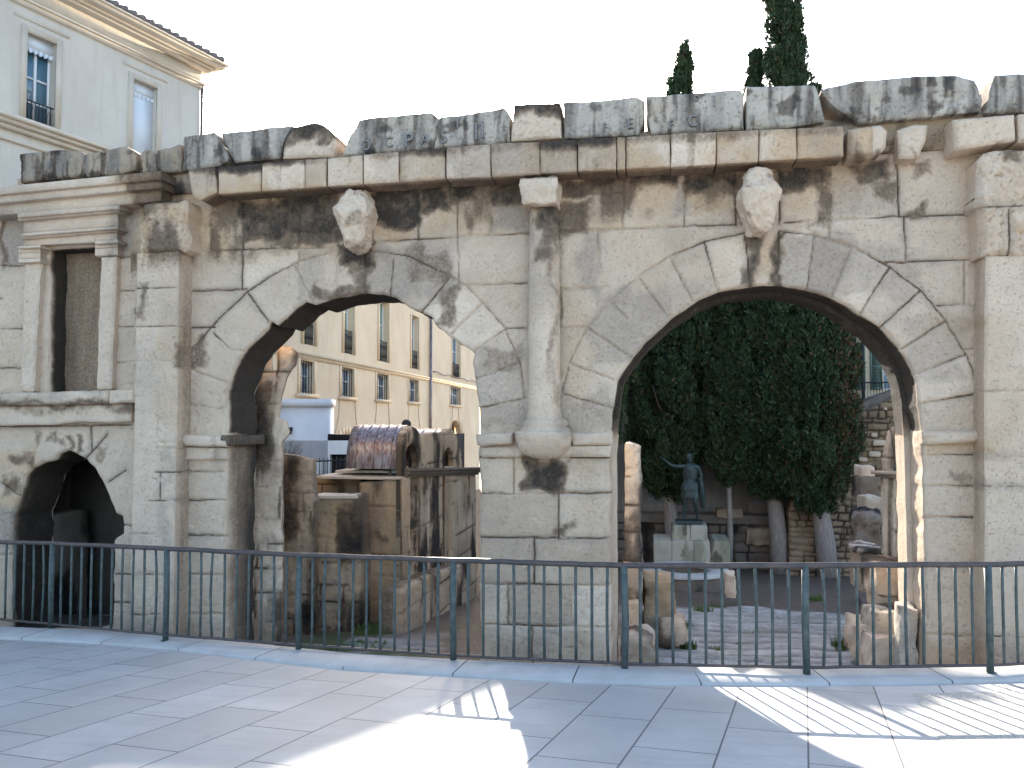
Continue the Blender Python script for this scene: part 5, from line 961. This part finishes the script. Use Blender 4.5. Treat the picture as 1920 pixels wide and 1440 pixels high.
def guard(fr, a, b, c, d, out, parent):
    g = MB(); n = max(4, int((b-a)/.1))
    g.fbox(fr, a, b, out, out+.03, d-.03, d); g.fbox(fr, a, b, out, out+.03, c, c+.03)
    for k in range(n+1): x = a+(b-a)*k/n; g.fbox(fr, x-.008, x+.008, out+.006, out+.022, c+.03, d-.03)
    for k in range(n): 
        x = a+(b-a)*(k+.5)/n; zc_ = (c+d)/2
        pts = [np.array([fr[0][0]+fr[1][0]*(x+.035*math.sin(t))+fr[2][0]*(out+.014), fr[0][1]+fr[1][1]*(x+.035*math.sin(t))+fr[2][1]*(out+.014), zc_+(d-c)*.28*math.cos(t)]) for t in np.linspace(0, 6.283, 9)]; g.tube(pts, .006, 4)
    return g.build("balcony_guard", M_BLACK, parent)
# --- pale house upper left
fr = facade_frame(70, 200, 21, rad(16)); O = fr[0]
hA = thing("cream_house", "cream rendered town house with tall windows and moulded eaves cornice, upper left", "house", (O[0], O[1], site_z(0, O[1])))
uc = fpt(fr, 374, 250)[0]; z_c0 = fpt(fr, 374, 165)[1]; zc1 = fpt(fr, 374, 140)[1]
wa = fpt(fr, 47, 220)[0], fpt(fr, 104, 150)[0]; wz1 = fpt(fr, 78, 72)[1]; wz0 = fpt(fr, 70, 237)[1]
wb = fpt(fr, 248, 230)[0], fpt(fr, 293, 230)[0]; wz1b = wz1
holes = [(wa[0], wa[1], wz0, wz1), (wb[0], wb[1], wz0, wz1)]
holed_wall("wall", fr, -12, uc, -4, z_c0+.05, holes, .28, M_PLAST1, hA)
g = MB(); g.fbox((O, fr[1], fr[2]), -12, uc-.005, -10, -.6, -4, z_c0); g.build("rear_wall", M_PLAST1, hA)
g = MB(); G_ = fr
for (o0, z0, z1) in ((.06, z_c0-.02, z_c0+.10), (.12, z_c0+.10, z_c0+.16)): g.fbox(fr, -12, uc+o0, -.4, o0, z0, z1)
for k, (o0, z0, z1) in enumerate(((.22, z_c0+.55, z_c0+.63), (.32, z_c0+.63, z_c0+.70), (.52, z_c0+.70, z_c0+.80), (.60, z_c0+.80, z_c0+.86))): g.fbox(fr, -12, uc+o0, -.4, o0, z0, z1)
g.fbox(fr, -12, uc+.02, -.4, .02, z_c0+.16, z_c0+.55); g.build("eaves_cornice", M_TRIM1, hA)
g = MB(); zr_ = z_c0+.86; rr_ = []
for k in range(60):
    u0 = -12+(uc+.5+12)*k/60; u1 = u0+.17
    g.tube([np.array([fr[0][0]+fr[1][0]*(u0+.1)+fr[2][0]*.62, fr[0][1]+fr[1][1]*(u0+.1)+fr[2][1]*.62, zr_+.06]), np.array([fr[0][0]+fr[1][0]*(u0+.1)+fr[2][0]*-5, fr[0][1]+fr[1][1]*(u0+.1)+fr[2][1]*-5, zr_+1.75])], .095, 8)
g.fbox(fr, -12, uc+.55, -5, .5, zr_, zr_+.05); g.build("tiled_roof", M_TILE, hA)
for (a, b) in (wa, wb):
    g = MB(); sw = .16; 
    for (x0, x1, z0, z1) in ((a-sw, a, wz0-.05, wz1+sw), (b, b+sw, wz0-.05, wz1+sw), (a, b, wz1, wz1+sw)): g.fbox(fr, x0, x1, -.02, .035, z0, z1)
    g.fbox(fr, a-.36, b+.36, -.01, .018, wz1+sw+.14, wz1+sw+.22); g.build("window_surround", M_TRIM1, hA)
    g = MB(); pel = .42; g.fbox(fr, a, b, -.16, -.13, wz1-pel*.72, wz1)
    for k in range(6):
        x = a+(b-a)*(k+.5)/6; rw_ = (b-a)/12
        pts = [(x+rw_*math.cos(t), wz1-pel*.72+min(0, -.12*math.sin(t))) for t in np.linspace(0, math.pi, 9)]
        V = [np.array([fr[0][0]+fr[1][0]*p[0]+fr[2][0]*oo, fr[0][1]+fr[1][1]*p[0]+fr[2][1]*oo, p[1]]) for oo in (-.13, -.16) for p in pts]
        g.add(V, [(i, i+1, 9+i+1, 9+i) for i in range(8)], [(0, i, i+1) for i in range(1, 8)]+[(9, 9+i+1, 9+i) for i in range(1, 8)])
    g.build("window_pelmet", M_BLIND, hA)
wn = window(fr, wa[0], wa[1], wz0, wz1, .24, hA, cross=(.28, .55)); g = MB(); g.fbox(fr, wb[0], wb[1], -.2, -.16, wz0, wz1); g.build("roller_blind", M_BLIND, hA)
guard(fr, wa[0]-.02, wa[1]+.02, wz0, wz0+.62, -.06, hA)
g = MB(); zs_ = fpt(fr, 0, 213)[1]
for (o0, z0, z1) in ((.30, zs_-.12, zs_), (.22, zs_-.22, zs_-.12), (.12, zs_-.34, zs_-.22), (.06, zs_-.62, zs_-.54)): g.fbox(fr, -12, uc+o0*.5, -.1, o0, z0, z1)
g.build("string_course", M_TRIM1, hA)
g = MB(); pa = [np.array([fr[0][0]+fr[1][0]*(uc+.06)+fr[2][0]*.02, fr[0][1]+fr[1][1]*(uc+.06)+fr[2][1]*.02, z]) for z in (z_c0+.1, -3)]; g.tube(pa, .05, 8); g.build("drainpipe", M_LEAD, hA)
# --- ochre house seen through the left arch
fr = facade_frame(573, 700, 30, rad(-1.06)); O = fr[0]
hB = thing("ochre_house", "warm ochre terraced house with barred windows and arcade through the left arch", "house", (O[0], O[1], site_z(0, O[1])))
z_ = lambda zx, zy: fpt(fr, 500+zx/4.236, 560+zy/4.236)
mez = [(265, 487, 372, 725), (592, 545, 690, 770), (875, 602, 965, 812), (1130, 655, 1205, 838), (1458, 718, 1538, 865)]; fr_w = [(290, 150, 380, 385), (610, 80, 690, 445), (890, 60, 965, 505), (1148, 40, 1205, 550), (1470, 100, 1535, 630)]; frz = z_(650, 90)[1]
holes = []; M5 = []; F5 = []
zm0 = np.mean([z_((m[0]+m[2])/2, m[3])[1] for m in mez[:4]]); zm1 = np.mean([z_((m[0]+m[2])/2, m[1])[1] for m in mez[:4]]); zf0 = np.mean([z_((m[0]+m[2])/2, m[3])[1] for m in fr_w[1:4]])
for m in mez: a = z_(m[0], m[1])[0]; b = z_(m[2], m[1])[0]; M5.append((a, b, zm0, zm1))
for m in fr_w: a = z_(m[0], m[3])[0]; b = z_(m[2], m[3])[0]; F5.append((a, b, zf0, zf0+2.9))
ar_u = z_(1430, 1100)[0], z_(1560, 1100)[0]; arz1 = z_(1490, 965)[1]; arR = (ar_u[1]-ar_u[0])/2
holes = M5+F5+[(ar_u[0], ar_u[1], -6, arz1)]
uE = 34.0; ZROOF = 11.5
holed_wall("wall", fr, -8, uE, -6, 8.2, holes, .35, M_PLAST2, hB)
g = MB(); g.fbox(fr, -8, uE, -9, -.9, -6, 8.1); g.build("rear_wall", M_PLAST2, hB)
# added unseen block, its sloping top cut to cast the street shadow's edge
g = MB(); G4 = lambda a, b, z: (O[0]+fr[1][0]*a+fr[2][0]*b, O[1]+fr[1][1]*a+fr[2][1]*b, z)
g.hexa([G4(14.9, -.01, 8.15), G4(uE, -.01, 8.15), G4(uE, -2.2, 8.15), G4(14.9, -2.2, 8.15), G4(14.9, -.01, 17.3), G4(uE, -.01, 22.0), G4(uE, -2.2, 22.0), G4(14.9, -2.2, 17.3)]); g.build("unseen_shade_storey", M_PLAST2, hB)
g = MB(); g.fbox(fr, -8, 10.4, -9, .3, 8.2, 8.45); g.build("roof", M_TILE, hB)
g = MB(); zsc = z_(1000, 568)[1]
for (o0, z0, z1) in ((.10, zsc-.10, zsc), (.05, zsc-.22, zsc-.10)): g.fbox(fr, -8, uE, -.02, o0, z0, z1)
g.build("string_course", M_TRIM2, hB)
for (a, b, c, d) in M5:
    window(fr, a, b, c, d, .22, hB, cross=(.55,), bars=5); g = MB()
    for (x0, x1, z0, z1) in ((a-.22, a, c, d+.2), (b, b+.22, c, d+.2), (a, b, d, d+.2)): g.fbox(fr, x0, x1, -.01, .03, z0, z1)
    g.fbox(fr, a-.35, b+.35, -.01, .10, c-.14, c); g.build("window_surround", M_TRIM2, hB)
for i, (a, b, c, d) in enumerate(F5):
    window(fr, a, b, c, d, .28, hB, glass=M_GLASSG if i < 3 else M_GLASS, cross=(.33, .62)); guard(fr, a, b, c, c+1.0, -.08, hB); g = MB()
    for (x0, x1, z0, z1) in ((a-.22, a, c, d), (b, b+.22, c, d)): g.fbox(fr, x0, x1, -.01, .04, z0, z1)
    g.build("window_surround", M_TRIM2, hB)
def arch_band(fr, uc_, zc_, r0, r1, o0, o1, mat, parent, name, fill=False, foot=None):
    g = MB(); N = 20
    for k in range(N):
        t0, t1 = math.pi*k/N, math.pi*(k+1)/N
        Gp = lambda r, t, o: (fr[0][0]+fr[1][0]*(uc_+r*math.cos(t))+fr[2][0]*o, fr[0][1]+fr[1][1]*(uc_+r*math.cos(t))+fr[2][1]*o, zc_+r*math.sin(t))
        g.hexa([Gp(r0, t0, o0), Gp(r1, t0, o0), Gp(r1, t1, o0), Gp(r0, t1, o0), Gp(r0, t0, o1), Gp(r1, t0, o1), Gp(r1, t1, o1), Gp(r0, t1, o1)])
    if foot is not None:
        for sg in (-1, 1): g.fbox(fr, min(uc_+sg*r0, uc_+sg*r1), max(uc_+sg*r0, uc_+sg*r1), o0, o1, foot, zc_)
    return g.build(name, mat, parent)
# open arch (spandrels close the square head), and blind arches with long flared keystones under the windows
uc_ = sum(ar_u)/2; zsp = arz1-arR
g = MB(); N = 20
for k in range(N):
    t0, t1 = math.pi*k/N, math.pi*(k+1)/N; Gp = lambda x, z, o: (fr[0][0]+fr[1][0]*x+fr[2][0]*o, fr[0][1]+fr[1][1]*x+fr[2][1]*o, z)
    xa_, xb_ = uc_+arR*math.cos(t0), uc_+arR*math.cos(t1); g.add([Gp(xa_, zsp+arR*math.sin(t0), 0), Gp(xb_, zsp+arR*math.sin(t1), 0), Gp(xb_, arz1+.001, 0), Gp(xa_, arz1+.001, 0), Gp(xa_, zsp+arR*math.sin(t0), -.35), Gp(xb_, zsp+arR*math.sin(t1), -.35)], [(0, 3, 2, 1), (0, 1, 5, 4)])
g.build("arch_spandrel", M_PLAST2, hB); g = MB(); g.fbox(fr, ar_u[0], ar_u[1], -.7, -.6, -6, arz1); g.build("arch_shade_sheet", M_VOID, hB)  # black sheet stands in for the shade inside the open arch
for i, (a, b, c, d) in enumerate(M5):
    u_c = (a+b)/2; zt_ = c-.95-.25 if i < 4 else arz1; 
    if i < 4: arch_band(fr, u_c, zt_-arR, arR*.86, arR, -.01, .05, M_TRIM2, hB, "blind_arch", foot=-5)
    for sg in (-1, 1):
        pts = [(u_c+sg*(.95+1.5*(1-t)**2.2), c-.14-2.4*(1-t)) for t in np.linspace(0, 1, 12)]; g = MB()
        g.tube([np.array(Gp(x, z, .012)) for x, z in pts], .035, 6); g.build("scroll_moulding", M_TRIM2, hB)
for k in range(6):
    uu = M5[0][0]+(k-.5)*(M5[1][0]-M5[0][0]); 
g = MB(); xp = fpt(fr, 804, 700)[0]; g.tube([Gp(xp, 8.2, .12), Gp(xp, -4.5, .12)], .085, 8); g.build("drainpipe", M_LEAD, hB)
g = MB(); a = fpt(fr, 808, 697); b = fpt(fr, 890, 716); g.tube([np.array(Gp(a[0]+(b[0]-a[0])*t, a[1]+(b[1]-a[1])*t+.06*math.sin(t*23), .13)) for t in np.linspace(0, 1, 20)], .03, 5); g.build("cable", M_BLACK, hB)
# --- white annexe
wh = thing("white_annexe", "low white rendered annexe with dark openings in front of the ochre house", "building", P(580, 900, 27))
dA = 27.0; a = P(470, 880, dA); b = P(614, 752, dA); zz = lambda py: P(560, py, dA)[2]; frn = (np.array([a[0], a[1], 0]), np.array([rt[0], rt[1]]), np.array([-fw[0], -fw[1]])/math.cos(PITCH)); L_ = float(np.hypot(b[0]-a[0], b[1]-a[1]))
ux = lambda px: (px-470)/F*dA
g = MB(); g.fbox(frn, 0, L_, -.9, 0, zz(940), zz(762)); g.build("upper_wall", M_WHITE, wh); g = MB(); g.fbox(frn, -.1, L_+.06, -.9, .14, zz(762), zz(748)); g.build("cornice", M_WHITE, wh)
holed_wall("lower_wall", frn, 0, ux(700), zz(1010), zz(826), [(ux(624), ux(690), zz(828), zz(818))] and [(ux(618), ux(690), zz(1005), zz(852)), (ux(585), ux(603), zz(910), zz(866))], .3, M_WHITE, wh)
g = MB(); g.fbox(frn, L_, ux(624), -.2, 0.01, zz(826), zz(814)); g.fbox(frn, ux(585), ux(700), -.5, -.31, zz(1005), zz(850)); g.build("opening_shade_box", M_VOID, wh)  # black boxes paint the shade inside the annexe's openings
g = MB(); g.fbox(frn, ux(624), ux(700), -.4, .0, zz(826), zz(815)); g.build("vent_slot", M_VOID, wh)
g = MB(); p_ = ux(546); g.fbox(frn, p_-.04, p_+.04, .01, .2, zz(808), zz(801)); g.fbox(frn, p_-.02, p_+.04, .14, .24, zz(814), zz(808)); g.build("wall_lamp", M_BLACK, wh)
# --- shuttered house above the rampart, right
hC = thing("shuttered_house", "sand-coloured house with green louvred shutters above the rubble rampart at right", "house", (W(1650, 740, 31)[0], 31, -3))
frC = (np.array([0, 31.0, 0]), np.array([1.0, 0]), np.array([0, -1.0])); wc_ = lambda px, py: W(px, py, 31.0)
wx0, wx1 = wc_(1656, 700)[0], wc_(1690, 700)[0]; wz0_, wz1_ = wc_(1660, 730)[1], wc_(1660, 645)[1]; vx0, vx1 = wc_(1566, 700)[0], wc_(1598, 700)[0]
holed_wall("wall", frC, wc_(1560, 700)[0]-3.6, wc_(1850, 700)[0], -3, 6.2, [(wx0, wx1, wz0_, wz1_), (vx0, vx1, wz0_, wz1_)], .2, M_PLAST2, hC)
g = MB(); g.fbox(frC, wc_(1560, 700)[0]-3.6, wc_(1850, 700)[0], -7, -.5, -3, 6.1); g.build("rear_wall", M_PLAST2, hC); g = MB(); g.fbox(frC, wc_(1560, 700)[0]-3.8, wc_(1850, 700)[0], -7, .3, 6.2, 6.4); g.build("roof", M_TILE, hC)
M_SKYG = glass_mat("painted_sky_glass", (.35, .48, .58), .03)  # pale blue base colour paints the reflected sky into the panes
for (x0, x1) in ((wx0, wx1), (vx0, vx1)): window(frC, x0, x1, wz0_, wz1_, .15, hC, glass=M_SKYG, cross=(.33, .66), frame_m=M_WHITE)
def shutter(x0, x1):
    g = MB(); 
    for (a, b, c, d) in ((x0, x0+.05, wz0_, wz1_), (x1-.05, x1, wz0_, wz1_), (x0+.05, x1-.05, wz0_, wz0_+.08), (x0+.05, x1-.05, wz1_-.08, wz1_), (x0+.05, x1-.05, (wz0_+wz1_)/2-.05, (wz0_+wz1_)/2+.05)): g.fbox(frC, a, b, .02, .06, c, d)
    n = 26
    for k in range(n):
        z = wz0_+.08+(wz1_-wz0_-.16)*(k+.5)/n
        if abs(z-(wz0_+wz1_)/2) < .07: continue
        g.hexa([(x0+.05, 31-.025, z-.022), (x1-.05, 31-.025, z-.022), (x1-.05, 31-.03, z-.03), (x0+.05, 31-.03, z-.03), (x0+.05, 31-.05, z+.03), (x1-.05, 31-.05, z+.03), (x1-.05, 31-.055, z+.022), (x0+.05, 31-.055, z+.022)])
    return g.build("shutter", M_SHUT, hC)
sw_ = wc_(1649, 700)[0]-wc_(1627, 700)[0]
shutter(wx0-.04-sw_, wx0-.04); shutter(wx1+.04, wx1+.04+sw_); shutter(vx1+.04, vx1+.04+sw_)
g = MB(); xd = wc_(1617, 700)[0]; g.tube([(xd, 30.9, 6.2), (xd, 30.9, -2)], .05, 8); g.build("drainpipe", M_BLACK, hC)
tr_ = thing("terrace_railing", "thin dark railing on top of the rampart below the green shutters", "railing", (W(1650, 755, 28.5)[0], 28.5, W(1650, 755, 28.5)[1]))
g = MB(); p0 = np.array([W(1540, 717, 28.5)[0], 28.5, W(1640, 717, 28.5)[1]]); p1 = np.array([W(1760, 717, 28.5)[0], 28.5, W(1640, 717, 28.5)[1]]); h_ = W(1640, 717, 28.5)[1]-W(1640, 752, 28.5)[1]
g.tube([p0, p1], .025, 6); g.tube([p0-np.array([0, 0, h_*.92]), p1-np.array([0, 0, h_*.92])], .02, 6)
g.build("rail", M_BLACK, tr_); g = MB()
for k in range(41): p = p0+(p1-p0)*k/40; g.tube([p, p-np.array([0, 0, h_])], .010, 5)
g.build("bars", M_BLACK, tr_)
tb = thing("terrace_wall", "low dark terrace wall under the thin railing", "wall", (p0[0], 29, -1)); g = MB(); g.box(p0[0]-1, p1[0]+1, 28.6, 29.2, -4, p0[2]-h_+.02); g.build("wall_masonry", M_DARKRUB, tb)
